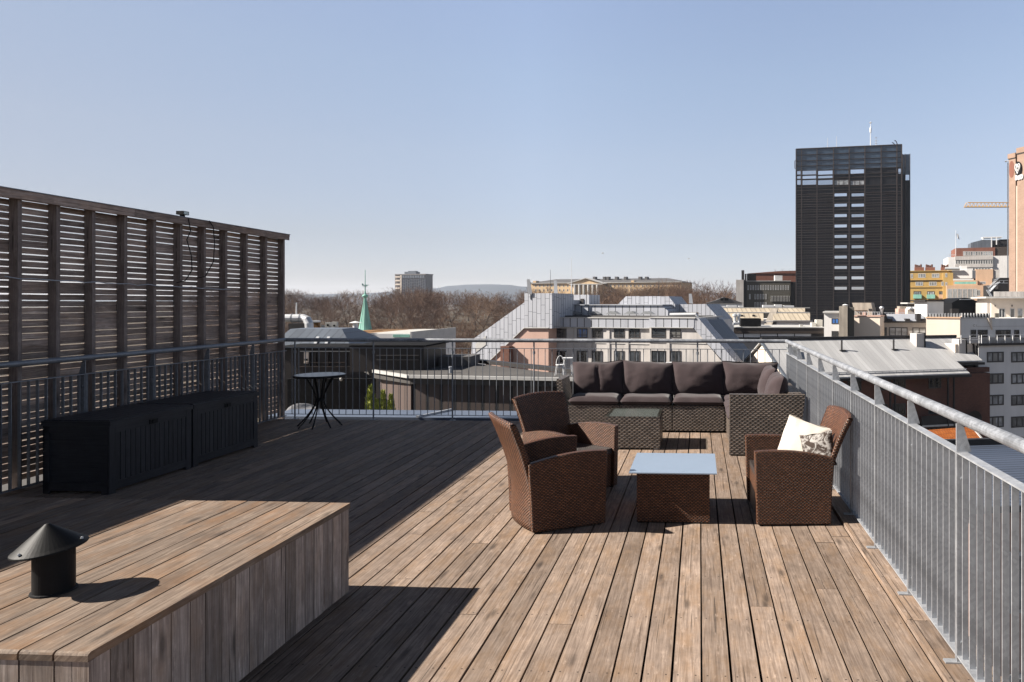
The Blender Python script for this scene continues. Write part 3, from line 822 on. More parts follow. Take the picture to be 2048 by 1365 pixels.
M['wframe'] = plain('dark window frame', (.05, .045, .045), .5, 0, .1)
M['wframelight'] = plain('light window frame', (.55, .54, .52), .5, 0, .1)
M['pane'] = glassy('window pane', (.03, .034, .038), .08)
M['panelit'] = glassy('window pane with pale blinds', (.26, .27, .28), .15, .6, .5)
M['paneblue'] = glassy('window pane with a blue blind', (.05, .15, .42), .3, .5, .2)
M['zinc'] = seams('zinc cladding', (.48, .495, .54), .62, .075, (.10, .105, .12), .5, .1, .09, 1.9)
M['zincband'] = seams('zinc band cladding', (.48, .495, .54), 1.02, .12, (.09, .095, .105), .5, .1, .09)
M['zincplain'] = plain('plain zinc sheet', (.40, .415, .45), .5, .1, .1, 1)
M['bluegrey'] = seams('blue grey roof sheet', (.13, .15, .18), .5, .05, (.06, .07, .085), .5, .2, .15)
M['pink'] = render_wall('pink brown render', (.58, .39, .32), .06, .1)
M['concrete'] = render_wall('grey concrete facade', (.60, .565, .535), .10, .28)
M['cream'] = render_wall('cream render', (.80, .69, .58), .04, .06)
M['whitewall'] = render_wall('off white render', (.82, .80, .78), .05, .1)
M['greywall'] = render_wall('grey beige render', (.46, .43, .40), .06, .15)
M['rawconc'] = render_wall('stained raw concrete', (.42, .37, .31), .2, .45)
M['darkroof'] = plain('grey roofing felt', (.085, .080, .078), .9, 0, .2, .5)
M['felt'] = plain('pale grey roofing felt', (.065, .060, .056), .95, 0, .2, .4)
M['darkclad'] = seams('dark brown metal cladding', (.020, .015, .014), .8, .04, (.007, .006, .006), .5, .1, .2)
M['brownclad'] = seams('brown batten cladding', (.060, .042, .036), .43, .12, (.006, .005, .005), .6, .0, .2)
M['trim'] = plain('pale trim', (.50, .49, .47), .6, 0, .1)
M['brick'] = bricks('red brown brick', (.19, .075, .050), (.14, .055, .04), (.12, .08, .065))
M['metalroof'] = seams('weathered metal roof', (.50, .497, .495), .6, .04, (.36, .355, .35), .55, .15, .10, 0, .5)
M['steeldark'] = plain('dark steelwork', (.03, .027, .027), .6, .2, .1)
M['pipe'] = plain('pale metal pipe', (.62, .63, .64), .4, .3, .08)
M['copper'] = seams('green copper sheet', (.27, .56, .46), .9, .03, (.13, .34, .28), .6, .0, .10, 0, .3)
M['tan'] = render_wall('tan roof deck', (.27, .145, .06), .2, .4)
M['acgrey'] = plain('air conditioner casing', (.55, .53, .48), .55, 0, .1)

# ---------------------------------------------------------------- own building below the deck
T = thing("terrace_building", "body of the building that carries the wooden roof terrace", "building", (-2.5, 4, ZG))
part(T, "wall", M['whitewall'], lambda b: b.box(-4.6, 3.92, -14, 6.6, 0, 23.70))
# lower roof terrace beyond it
mb = MB(); mb.box(-14, -3.0, 11.7, 19.5, -1.95, -1.75); tag(mb.build("lower_terrace", M['felt'], deck=False), kind="structure")
T = thing("garden_tarp", "crumpled pale grey cover on the lower terrace behind the bistro table", "cover", (wx(612, 15.5), 15.5, -1.75), 0, None, False)
b = MB()
def tp(u, v):
    x = (u - .5) * 1.1; y = (v - .5) * 1.4
    e = (1 - abs(2 * u - 1) ** 4) * (1 - abs(2 * v - 1) ** 4)
    return (x, y, e * (1.20 + .18 * noise.noise(Vector((x * 3, y * 2, 1)))) + .02)
b.grid(tp, 24, 24, (1, 1)); b.build("cloth", plain('grey cover cloth', (.17, .17, .18), .9, 0, .15), T)
b = MB(); b.box(-.4, .4, -.5, .5, .02, .95); b.build("frame", M['steeldark'], T)
M['thuja'] = None
t = NT('yellow green conifer leaf'); r = t.attr()
M['thuja'] = t.out(t.ramp(r, [(0, (.16, .20, .04)), (.5, (.34, .38, .08)), (1, (.58, .58, .15))]), .7, 0, .2)
M['bark'] = plain('brown bark', (.075, .055, .042), .9, 0, .2)
M['pot'] = plain('grey planter', (.10, .10, .11), .7, 0, .1)
for px, hh, wd, lb in ((742, 1.22, .24, "tallest yellow green conifer on the lower terrace, next to the round globe lamp"), (757, .92, .20, "low pale conifer between the tallest one and its neighbour on the lower terrace"),
                       (766, 1.10, .16, "slender dark green conifer in front of the pale corrugated wall"), (782, 1.02, .17, "dark conifer furthest right on the lower terrace before the corrugated wall")):
    T = thing("conifer", lb, "conifer", (wx(px, 15.0), 15.0, -1.75), 0, None, False)
    b = MB(); b.lathe([(0, .02), (.16, .02), (.2, .38), (.17, .38), (0, .34)], 14); b.build("pot", M['pot'], T)
    b = MB(); b.tube([(0, 0, .3), (0, 0, .35 + hh * .8)], [.02, .006], 5); b.build("trunk", M['bark'], T)
    b = MB(); rg = random.Random(int(px))
    for i in range(900):
        f = rg.random() ** .8; zz = .38 + f * (hh + .1); rr = wd * (1 - f) ** .7 * (.6 + .4 * rg.random()) + .015; a = rg.random() * 6.283
        rr *= .8 + .35 * noise.noise(Vector((math.cos(a) * 2, math.sin(a) * 2, zz * 5)))
        p = Vector((rr * math.cos(a), rr * math.sin(a), zz)); b.r = rg.random()
        d = Vector((math.cos(a) * .4, math.sin(a) * .4, 1)).normalized() * rg.uniform(.05, .10); s_ = d.orthogonal().normalized() * .018
        s_.rotate(Matrix.Rotation(rg.random() * 6, 3, d))
        b.face([p - s_, p + s_, p + d])
    b.build("crown", M['thuja'], T)

# ---------------------------------------------------------------- dark neighbouring penthouse
F = Fac(570, 24, 0); T = F.thing("penthouse", "low black clad rooftop penthouse left of the flat felt roof", "building")
part(T, "wall", M['darkclad'], lambda b: F.box(b, 540, 752, 699, None, 0, 2))
part(T, "roof_box", M['darkclad'], lambda b: F.box(b, 700, 848, 694, 744, -2.2, 0))
part(T, "roof_edge", M['dark'], lambda b: (F.box(b, 536, 756, 695, 699.5, -.15, 2.1), F.box(b, 698, 851, 691, 694.2, -2.3, .1)))
for k, (a, c, y0, y1) in enumerate(((600, 740, 702.5, 704), (598, 738, 733, 734.5), (612, 690, 725, 726))):
    part(T, "rail", M['brownclad'] if k else M['trim'], lambda b: F.box(b, a, c, y0, y1, -.12, -.06))
for k, (a, c, y0, y1) in enumerate(((752, 836, 711, 712), (752, 836, 720, 721))):
    part(T, "rail", M['wframe'], lambda b: F.box(b, a, c, y0, y1, -2.34, -2.26))
part(T, "panel", M['cream'], lambda b: F.box(b, 608, 617, 705, 727, -.10, -.02))
part(T, "panel_opening", M['dark'], lambda b: F.box(b, 609, 615, 718, 722, -.13, -.105))
for a in (618, 630, 655, 690, 700, 713):
    part(T, "mullion", M['wframe'], lambda b: F.box(b, a, a + 1.2, 705, 734, -.09, -.02))
part(T, "lower_wall", M['dark'], lambda b: F.box(b, 575, 745, 758, 835, -.30, -.02))
L = thing("globe_lamp", "small round white globe lamp on the dark penthouse wall", "lamp", (wx(679, 23.4), 23.5, wz(760, 23.4)), 0, None, False)
b = MB(); b.lathe([(0, -.06)] + [(.06 * math.cos(a), .06 * math.sin(a)) for a in [R(q) for q in range(-75, 90, 15)]] + [(0, .06)], 16); b.build("globe", M['acgrey'], L)
b = MB(); b.tube([(0, .05, 0), (0, .16, 0)], .025, 8); b.build("bracket", M['steeldark'], L)

# ---------------------------------------------------------------- low building with flat felt roof
T = thing("flat_roof_building", "low brown building with a flat grey felt roof and pale eaves behind the railing", "building", (0, 20, ZG), 0, None, False)
zr = -.35 - ZG
foot = [(-9.16, 1.6), (-7.5, .1), (-2.0, -.75), (-2.0, .2), (-3.77, 1.25), (-7.86, 5.4), (-11.5, 5.4)]
part(T, "roof", M['felt'], lambda b: b.prism([(x, y, zr - .24) for x, y in foot], (0, 0, .24)))
def wallrun(b, x0, y0, x1, y1, z0, z1, th=.12):
    n = Vector((y1 - y0, x0 - x1, 0)).normalized() * th
    b.prism([(x0, y0, z0), (x1, y1, z0), (x1, y1, z1), (x0, y0, z1)], -n)
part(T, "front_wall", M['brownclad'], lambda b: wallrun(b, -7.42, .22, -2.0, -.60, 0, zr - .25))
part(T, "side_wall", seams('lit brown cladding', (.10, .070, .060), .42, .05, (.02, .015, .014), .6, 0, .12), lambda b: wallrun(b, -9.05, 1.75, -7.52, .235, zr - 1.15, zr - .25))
part(T, "lower_side_wall", seams('pale corrugated wall', (.50, .46, .42), 5.0, .01, None, .6, 0, .05, .07), lambda b: wallrun(b, -8.95, 1.85, -7.5, .32, 0, zr - 1.155))
part(T, "eaves", M['trim'], lambda b: (wallrun(b, -9.25, 1.6, -7.53, -.01, zr - .06, zr + .03, .1), wallrun(b, -7.52, .0, -2.0, -.86, zr - .06, zr + .03, .1)))
part(T, "verge", M['steeldark'], lambda b: wallrun(b, -7.8, 5.45, -2.0, .25, zr - .02, zr + .10, .3))
o = part(T, "window", M['wframe'], lambda b: b.box(-7.05, -6.15, .0, .16, zr - 1.75, zr - 1.2))
part(o, "pane", M['pane'], lambda b: b.box(-6.98, -6.22, -.03, -.001, zr - 1.72, zr - 1.24))
part(T, "roof_vent", M['galv'], lambda b: (b.tube([(-6.55, .9, zr), (-6.55, .9, zr + .16)], .05, 8), b.tube([(-6.55, .9, zr + .16), (-6.55, .9, zr + .2)], .08, 8)))
part(T, "roof_ridge", M['darkroof'], lambda b: b.box(-8.2, -6.6, 3.2, 4.4, zr, zr + .32))
C_ = thing("metal_chair", "white metal chair with a hooped back on the flat felt roof", "chair", (wx(1120, 20.3), 20.3, -.35), 0, None, False)
b = MB(); b.lathe([(0, .30), (.13, .30), (.13, .315), (0, .315)], 16); b.build("seat", M['white'], C_)
b = MB(); b.tube([(-.12 * math.cos(q), .05 + .0, .31 + .26 * math.sin(q)) for q in [math.pi * i / 10 for i in range(11)]], .012, 6); b.build("backrest", M['white'], C_)
for a in (-1, 1):
    for c in (-1, 1):
        b = MB(); b.tube([(a * .09, c * .09, .30), (a * .13, c * .13, 0)], .010, 6); b.build("leg", M['white'], C_)
C_ = thing("metal_table", "small white metal table beside the hooped chair on the flat felt roof", "table", (wx(1135, 20.3), 20.35, -.35), 0, None, False)
b = MB(); b.box(-.15, .15, -.15, .15, .49, .515); b.build("tabletop", M['white'], C_)
for a in (-1, 1):
    for c in (-1, 1):
        b = MB(); b.tube([(a * .10, c * .10, .49), (a * .14, c * .14, 0)], .010, 6); b.build("leg", M['white'], C_)

# ---------------------------------------------------------------- blue grey mansard with roof windows
F = Fac(560, 40, -4); T = F.thing("mansard_building", "dark blue grey metal mansard roof with light strips left of the copper spire", "building")
part(T, "wall", M['darkclad'], lambda b: F.box(b, 540, 705, 694, None, 0, 6))
def mans(b):
    z0, z1 = F.z(640, 693), F.z(640, 661)
    a, c = F.u(540), F.u(703); e, f = F.u(545), F.u(654)
    P = [(a, -.1, z0), (c, -.1, z0), (f, 2.2, z1), (e, 2.2, z1)]
    Q = [(a, 6, z0), (c, 6, z0), (f, 4.5, z1), (e, 4.5, z1)]
    b.face(P); b.face([P[1], Q[1], Q[2], P[2]]); b.face([P[3], P[2], Q[2], Q[3]]); b.face(Q[::-1]); b.face([Q[0], P[0], P[3], Q[3]])
part(T, "roof", M['bluegrey'], mans)
for px in (628, 650):
    def sk(b):
        u0 = F.u(px); z0, z1 = F.z(px, 692), F.z(px, 676)
        b.prism([(u0, -.13, z0), (u0 + .16, -.13, z0), (u0 - .1, 1.0, z1), (u0 - .26, 1.0, z1)], (0, -.03, .03))
    part(T, "light_strip", M['pipe'], sk)
# ducts and machines on the roofs behind
F = Fac(580, 50, 0)
def duct(b):
    p = [(wx(560, 50), 50, wz(637, 50)), (wx(608, 50), 50, wz(637, 50)), (wx(616, 50), 49.9, wz(640, 50)), (wx(621, 50), 49.8, wz(648, 50)), (wx(622, 50), 49.8, wz(660, 50))]
    o = Vector((wx(600, 50), 50, wz(664, 50)))
    b.tube([Vector(q) - o for q in p], .30, 14)
T = thing("roof_duct", "fat silver ventilation duct bending down beside the end post of the screen", "duct", (wx(600, 50), 50, wz(664, 50)), 0, None, False)
part(T, "tube", M['pipe'], duct)
part(T, "joint", M['galv'], lambda b: [b.tube([(wx(q, 50) - wx(600, 50), 0, wz(637, 50) - wz(664, 50)), (wx(q + 1.5, 50) - wx(600, 50), 0, wz(637, 50) - wz(664, 50))], .33, 14) for q in (584, 600)])
part(T, "stand", M['steeldark'], lambda b: b.box(wx(583, 50) - wx(600, 50), wx(615, 50) - wx(600, 50), -.4, .5, 0, wz(647, 50) - wz(664, 50)))
def pole(name, label, cat, px, py0, py1, d, r, m, extra=None, r1=None):
    T = thing(name, label, cat, (wx(px, d), d, wz(py1, d)), 0, None, False)
    h = wz(py0, d) - wz(py1, d)
    part(T, "shaft", m, lambda b: b.tube([(0, 0, 0), (0, 0, h)], [r, r1 or r * .5], 8))
    if extra: part(T, "fittings", m, lambda b: extra(b, h))
    return T
pole("roof_pole", "short white pole standing above the silver duct", "pole", 593, 606, 632, 50.5, .06, M['white'])
def machine(name, label, px0, px1, py0, py1, d, m, top=None, fan=False):
    w = wx(px1, d) - wx(px0, d); h = wz(py0, d) - wz(py1, d)
    T = thing(name, label, "roof machine", (wx((px0 + px1) / 2, d), d, wz(py1, d)), 0, None, False)
    part(T, "casing", m, lambda b: (b.box(-w / 2, w / 2, -w * .3, w * .4, .08, h), b.box(-w / 2 + .05, -w / 2 + .12, -w * .2, w * .3, 0, .08), b.box(w / 2 - .12, w / 2 - .05, -w * .2, w * .3, 0, .08)), .02)
    if top: part(T, "lid", top, lambda b: b.box(-w * .58, w * .58, -w * .38, w * .48, h + .002, h + h * .22), .02)
    if fan:
        for k in range(2): part(T, "fan", M['dark'], lambda b: b.tube([(0, -w * .3 - .02, h * (.28 + .45 * k)), (0, -w * .3, h * (.28 + .45 * k))], min(w, h) * .2, 12))
    return T
machine("roof_fan", "tan roof fan with a white lid right of the silver duct", 627, 638, 645, 663, 51, M['tan'], M['white'])
machine("cooling_unit", "pale cooling unit next to the tan roof fan", 643, 651, 651, 663, 51, M['acgrey'])
machine("cooling_unit", "grey cooling unit between the pale one and the one with dark fans", 652, 663, 645, 666, 52, M['acgrey'], None, True)
machine("cooling_unit", "tall cooling unit with two dark round fans left of the copper spire", 665, 675, 644, 672, 51, M['acgrey'], None, True)
pole("roof_cowl", "white roof cowl with a flat cap just left of the spire", "vent", 711, 646, 660, 56, .22, M['white'], lambda b, h: b.lathe([(0, h + .15), (.5, h), (0, h)], 12), .22)
pole("roof_mast", "thin brown mast on the tan flat roof", "mast", 700, 643, 665, 56, .04, M['wframe'])

# tan flat roofed block behind the spire
F = Fac(650, 56, 3); T = F.thing("flat_block", "pale flat roofed block with tan roof deck behind the copper spire", "building")
part(T, "wall", M['whitewall'], lambda b: F.box(b, 650, 823, 668, None, 0, 10))
part(T, "parapet", M['trim'], lambda b: (F.box(b, 735, 823, 663, 666, 9.7, 10), F.box(b, 820.5, 823.2, 664, 690, -.1, 10)))
part(T, "roof_deck", M['tan'], lambda b: F.box(b, 652, 735, 667.2, 667.9, .3, 9.6))
part(T, "copper_trim", M['copper'], lambda b: F.box(b, 786, 819, 669.5, 675, -.08, -.01))
part(T, "pink_panel", M['pink'], lambda b: F.box(b, 788, 818, 679, 692, -.06, -.01))
part(T, "roof_felt", M['acgrey'], lambda b: F.box(b, 736, 820, 667.2, 667.9, .3, 9.6))
part(T, "roof_hatch", M['tan'], lambda b: (F.box(b, 672, 690, 661, 667, 3, 5), F.box(b, 728, 745, 662.5, 667, 4, 6)))

# ---------------------------------------------------------------- copper spire
SD = 64
def sp(py): return wz(py, SD) - wz(760, SD)
T = thing("copper_spire", "slender green copper spire with ball and weather vane", "spire", (wx(730.5, SD), SD, wz(760, SD)), R(12), None, False)
b = MB(); n = 8
rb, rt = wx(750.5, SD) - wx(730.5, SD), .09
pr = [(wx(757, SD) - wx(730.5, SD), sp(735)), (rb, sp(697)), (wx(741, SD) - wx(730.5, SD), sp(650)), (rt, sp(597))]
for i in range(3):
    for k in range(n):
        a, c = 2 * math.pi * k / n, 2 * math.pi * (k + 1) / n
        (r0, z0), (r1, z1) = pr[i], pr[i + 1]
        b.face([(r0 * math.cos(a), r0 * math.sin(a), z0), (r0 * math.cos(c), r0 * math.sin(c), z0), (r1 * math.cos(c), r1 * math.sin(c), z1), (r1 * math.cos(a), r1 * math.sin(a), z1)])
for k in range(n):
    a = 2 * math.pi * k / n
    b.tube([(r * math.cos(a), r * math.sin(a), z) for r, z in pr], .022, 5)
b.build("roof", M['copper'], T)
part(T, "base", M['copper'], lambda b: b.lathe([(pr[0][0], 0), (pr[0][0] * .98, sp(735))], 8))
cz = sp(592.5)
part(T, "ball", M['copper'], lambda b: b.lathe([(.08, cz - .3), (.13, cz - .2)] + [(.27 * math.cos(R(q)) + .0, cz + .17 * math.sin(R(q))) for q in range(-75, 80, 15)] + [(.09, cz + .2), (.05, cz + .45)], 16))
part(T, "finial", M['copper'], lambda b: (b.tube([(0, 0, cz), (0, 0, sp(541))], [.06, .025], 6), b.lathe([(0, sp(543)), (.05, sp(541.5)), (0, sp(540))], 8), b.lathe([(0, sp(552)), (.05, sp(551)), (0, sp(550))], 8)))
part(T, "weather_vane", M['copper'], lambda b: (b.prism([(-.25, -.015, sp(572)), (.12, -.015, sp(572.5)), (.38, -.015, sp(570)), (.05, -.015, sp(570)), (-.12, -.015, sp(571)), (-.2, -.015, sp(567)), (-.3, -.015, sp(568))], (0, .03, 0)), b.tube([(-.2, 0, sp(574)), (.2, 0, sp(574))], .02, 5)))

# ---------------------------------------------------------------- zinc mansard building
F = Fac(1100, 90, 20); T = F.thing("zinc_building", "zinc clad office building with mansard slopes and a pink gable wall", "building")
# left gable wing
LW = -2.3
part(T, "pink_gable", M['pink'], lambda b: F.poly(b, [(962, 760), (966, 735), (1048, 657), (1097, 657), (1097, 760)], LW + .15, 12))
part(T, "zinc_slope", M['zinc'], lambda b: (F.poly(b, [(940, 760), (944, 682), (950, 676), (1049, 605), (1049, 656), (966, 733), (962, 760)], LW, 12.3), F.poly(b, [(1049.1, 605), (1097, 600), (1097, 656), (1049.1, 656)], LW, 12.3)))
part(T, "turret", M['zinc'], lambda b: F.box(b, 1049, 1104, 587, 657, LW - .1, 3.4))
part(T, "verge_trim", M['trim'], lambda b: (F.poly(b, [(966, 735), (1048, 657), (1048, 655.3), (964, 735)], LW - .05, LW + .2), F.poly(b, [(1048, 657), (1097, 657), (1097, 655.3), (1048, 655.3)], LW - .14, LW + .2)))
part(T, "gable_chimney", M['brick'], lambda b: F.box(b, 1001, 1018, 693, 760, LW - .9, LW + .1))
part(T, "skylight", M['trim'], lambda b: F.poly(b, [(951, 688), (972, 672), (972, 690), (951, 706)], LW - .06, LW))
# main range
part(T, "facade", M['concrete'], lambda b: F.box(b, 1097, 1300, 655, None, 0, 12))
part(T, "projecting_facade", M['concrete'], lambda b: F.poly(b, [(1299, 900), (1299, 655), (1386, 655), (1462, 745), (1530, 900)], -.9, 12))
part(T, "cornice", M['zincband'], lambda b: (F.box(b, 1104, 1298.5, 637, 655, -.25, 11.5), F.box(b, 1298.6, 1388, 637, 655.2, -1.15, 11.5)))
part(T, "cornice_edge", M['trim'], lambda b: (F.box(b, 1104, 1298.5, 635.4, 637, -.35, 11.5), F.box(b, 1298.6, 1390, 635.4, 637, -1.25, 11.5), F.box(b, 1104, 1298.5, 655.1, 656.2, -.33, -.01), F.box(b, 1298.6, 1386, 655.2, 656.4, -1.22, -.91)))
part(T, "right_slope", M['zinc'], lambda b: F.poly(b, [(1388, 637), (1397, 637), (1482, 737), (1540, 850), (1528, 850), (1466, 745), (1386, 656)], -1.1, 1.8))
part(T, "right_gutter", M['bluegrey'], lambda b: F.poly(b, [(1397, 641), (1416, 641), (1505, 745), (1482, 742)], 2.2, 9))
part(T, "rear_slope", M['zinc'], lambda b: F.poly(b, [(1352, 625), (1352, 609), (1412, 608.5), (1440, 640), (1440, 668), (1500, 745), (1420, 745), (1397, 660), (1397, 625)], 9.2, 16))
part(T, "roof_terrace", M['darkroof'], lambda b: F.box(b, 1104, 1390, 632.5, 635, 1.0, 12))
part(T, "attic", M['zincband'], lambda b: F.poly(b, [(1105, 634), (1123, 611), (1322, 611), (1336, 622), (1336, 634)], 5.0, 11))
part(T, "attic_slab", M['zincplain'], lambda b: F.box(b, 1118, 1325, 609.3, 611, 4.8, 11))
part(T, "lift_house", M['zinc'], lambda b: F.poly(b, [(1234, 611), (1252, 593), (1337, 593), (1350, 609), (1350, 634), (1234, 634)], 8.5, 14))
part(T, "stair_house", M['zincband'], lambda b: F.poly(b, [(1118, 612), (1136, 590), (1178, 590), (1178, 612)], 6.5, 10))
part(T, "stair_house_door", M['wframe'], lambda b: F.box(b, 1161, 1167, 598, 608, 6.4, 6.49))
part(T, "rooflights", M['panelit'], lambda b: [F.poly(b, [(q, 629), (q + 9, 623), (q + 17, 623), (q + 26, 629)], 3.6, 4.6) for q in (1135, 1172, 1211, 1247, 1280)])
part(T, "roof_pipe", M['pipe'], lambda b: b.tube([(F.u(1340, 2), 2, F.z(1340, 630, 2)), (F.u(1392, 2), 2, F.z(1392, 629, 2)), (F.u(1396, 2), 2, F.z(1396, 637, 2)), (F.u(1396, 2), 2, F.z(1396, 650, 2))], .22, 10))
for k, (a, c, ww) in enumerate(((1112, 1133, 0), (1154, 1175, 0), (1185, 1205, 0), (1228, 1249, 0), (1259, 1280, 0), (1303, 1332, -.9), (1341, 1362, -.9))):
    win(T, F, a, c, 657.5, 676, ww, M['paneblue'] if k == 1 else M['pane'], None, 1 if k != 5 else 0, .09, .3)
    win(T, F, a, c, 702, 724, ww, M['pane'], M['wframe'] if k != 5 else M['dark'], 1, .09, 0, k != 5)
part(T, "string_course", M['trim'], lambda b: (F.box(b, 1104, 1298, 686, 687.2, -.08, -.001), F.box(b, 1299, 1412, 686, 687.2, -.98, -.901)))
for px in (1144, 1180, 1216, 1254, 1336):
    ww = -.9 if px > 1299 else 0
    part(T, "pier", M['concrete'], lambda b: F.box(b, px - 3, px + 3, 657, 745, ww - .12, ww - .002))
for k, (px, y0, y1, lb) in enumerate(((1396, 727, 745, "wide orange brick chimney at the foot of the zinc building's right slope"), (1312, 729, 745, "small orange chimney pot behind the sofa cushions"), (1370, 727, 745, "square orange brick chimney behind the middle sofa cushions"))):
    d = 70; a = (6.5, 4, 8.5)[k]
    C_ = thing("chimney", lb, "chimney", (wx(px + 8, d), d, wz(y1 + 12, d)), 0, None, False)
    h = wz(y0, d) - wz(y1 + 12, d); w = wx(px + a, d) - wx(px, d)
    part(C_, "stack", plain('orange brick %d' % k, (.46, .19, .10), .8, 0, .2), lambda b: b.box(-w, w, -.4, .4, 0, h))
    part(C_, "cap", M['pink'], lambda b: b.box(-w - .06, w + .06, -.46, .46, h, h + .08))
T = thing("flower_urn", "white urn shaped vent behind the sofa cushions", "vent", (wx(1342, 70), 70, wz(752, 70)), 0, None, False)
part(T, "bowl", M['white'], lambda b: b.lathe([(.3, 0), (.25, .5), (.22, .75), (.48, 1.3), (.52, 1.38), (.44, 1.38), (0, 1.2)], 16))
# aerials on the zinc roofs
pole("antenna_mast", "tall thin white aerial mast on the zinc roof in front of the palace", "aerial", 1143, 516, 612, 94, .05, M['white'], lambda b, h: b.tube([(0, 0, h * .3), (0, 0, h * .45)], .09, 6))
pole("antenna_mast", "short dark aerial on the zinc roof right of the turret", "aerial", 1101, 540, 600, 93, .04, M['steeldark'])
def panel_ant(label, px, y0, y1, d, tilt):
    T = thing("panel_antenna", label, "aerial", (wx(px, d), d, wz(y1, d)), 0, None, False)
    h = wz(y0, d) - wz(y1, d)
    part(T, "mast", M['steeldark'], lambda b: b.tube([(.05, .2, -.6), (.05, .2, h * .8)], .06, 6))
    part(T, "panel", M['white'], lambda b: b.prism([(-.28, 0, h * .05), (.28, 0, h * .02), (.1 - tilt, 0, h), (-.3 - tilt, 0, h)], (0, .15, 0)), .03)
panel_ant("white slanted panel aerial on the zinc turret", 1060, 559, 590, 88, .12)
panel_ant("white upright panel aerial behind the turret, right of the slanted one", 1112, 561, 600, 93, 0)
panel_ant("white panel aerial on the rear zinc slope", 1382, 588, 608, 100, 0)
pole("roof_tripod", "lattice tripod aerial standing in the middle of the zinc roof terrace", "aerial", 1276, 592, 634, 93, .06, M['pipe'],
     lambda b, h: (b.tube([(-.8, -.3, 0), (0, 0, h * .45)], .05, 5), b.tube([(.8, -.3, 0), (0, 0, h * .45)], .05, 5), b.tube([(0, .8, 0), (0, 0, h * .45)], .05, 5), b.box(-.9, -.4, -.2, .2, h * .3, h * .48)))
pole("roof_mast", "thin upright mast above the zinc lift house", "mast", 1317, 562, 595, 104, .05, M['wframe'])
# ---------------------------------------------------------------- palace beyond the park
M['palace'] = render_wall('yellow palace render', (.68, .50, .31), .05, .08)
M['slate'] = plain('dark slate roof', (.10, .095, .095), .7, 0, .2, .2)
F = Fac(1050, 500, 17, -14); T = F.thing("palace", "long yellow palace with a pediment and dark hipped roof behind the bare trees", "palace")
part(T, "wall", M['palace'], lambda b: (F.box(b, 1062, 1362, 566, None, 0, 30), F.box(b, 1140, 1203, 569, None, -6, 0)))
part(T, "cornice", M['trim'], lambda b: (F.box(b, 1060, 1364, 565, 566.2, -1.0, 31), F.box(b, 1138, 1205, 568, 569.6, -7.2, -1)))
part(T, "pediment", M['palace'], lambda b: F.poly(b, [(1140, 567.8), (1203, 567.8), (1171, 557.5)], -6, 2))
part(T, "pediment_trim", M['trim'], lambda b: (F.poly(b, [(1136, 568), (1171, 557.3), (1171, 555.8), (1134, 567.4)], -7, 2), F.poly(b, [(1171, 557.3), (1207, 568), (1209, 567.4), (1171, 555.8)], -7, 2)))
def hip(b):
    z0, z1 = F.z(1210, 565), F.z(1210, 556.5); a, c = F.u(1060), F.u(1364)
    b.face([(a, -1, z0), (c, -1, z0), (c - 14, 14, z1), (a + 14, 14, z1)]); b.face([(a, 31, z0), (a, -1, z0), (a + 14, 14, z1)])
    b.face([(c, -1, z0), (c, 31, z0), (c - 14, 14, z1)]); b.face([(c, 31, z0), (a, 31, z0), (a + 14, 14, z1), (c - 14, 14, z1)])
part(T, "roof", M['slate'], hip)
for q in (1188, 1208, 1215, 1232, 1250, 1279, 1292): part(T, "chimney", M['slate'], lambda b: F.box(b, q - 2.5, q + 2.5, 553.8, 562, 8, 12))
for q in range(1150, 1200, 9): part(T, "column", M['trim'], lambda b: b.tube([(F.u(q, -6.5), -6.6, 0), (F.u(q, -6.5), -6.6, F.z(q, 570, -6.5))], .9, 10))
for q in list(range(1070, 1138, 8)) + list(range(1212, 1360, 8)):
    for y0 in (569.5, 578.5): win(T, F, q, q + 3, y0, y0 + 5, 0, M['pane'], M['trim'], 0, .25)
part(T, "attic_block", M['palace'], lambda b: (F.box(b, 1262, 1268, 561.5, 566, -1, 4), F.box(b, 1066, 1072, 562, 566, -1, 4)))

# ---------------------------------------------------------------- far slab block over the trees
F = Fac(790, 900, 14, -20); T = F.thing("tower_block", "grey concrete tower block rising over the bare wood", "building")
M['farconc'] = render_wall('far grey concrete', (.22, .205, .20), .05, .1)
M['farglass'] = seams('far window bands', (.025, .032, .05), 3.2, .35, (.20, .19, .19), .3, 0, .3, 3.6, 0)
part(T, "wall", M['farconc'], lambda b: F.box(b, 790, 851.5, 549, None, 0, 16))
part(T, "window_bands", M['farglass'], lambda b: F.box(b, 803, 851, 558, 590, -.6, -.02))
part(T, "stair_tower", M['cream'], lambda b: F.box(b, 800.5, 803, 550, 590, -.9, -.03))
part(T, "crown", M['farconc'], lambda b: F.box(b, 790, 851.5, 548.3, 550.4, -1, 16.5))
for k in range(4): part(T, "balcony", M['cream'], lambda b: F.box(b, 790.5, 800, 553 + k * 7.5, 555.6 + k * 7.5, -1.2, -.02))
part(T, "roof_plant", M['bluegrey'], lambda b: (F.box(b, 809, 832, 544, 548.3, 3, 12), F.box(b, 816, 831, 542.4, 544, 4, 10)))
part(T, "parapet_fins", M['bluegrey'], lambda b: [F.box(b, q, q + 3.6, 550.6, 556.5, -.7, -.05) for q in range(805, 850, 5)])

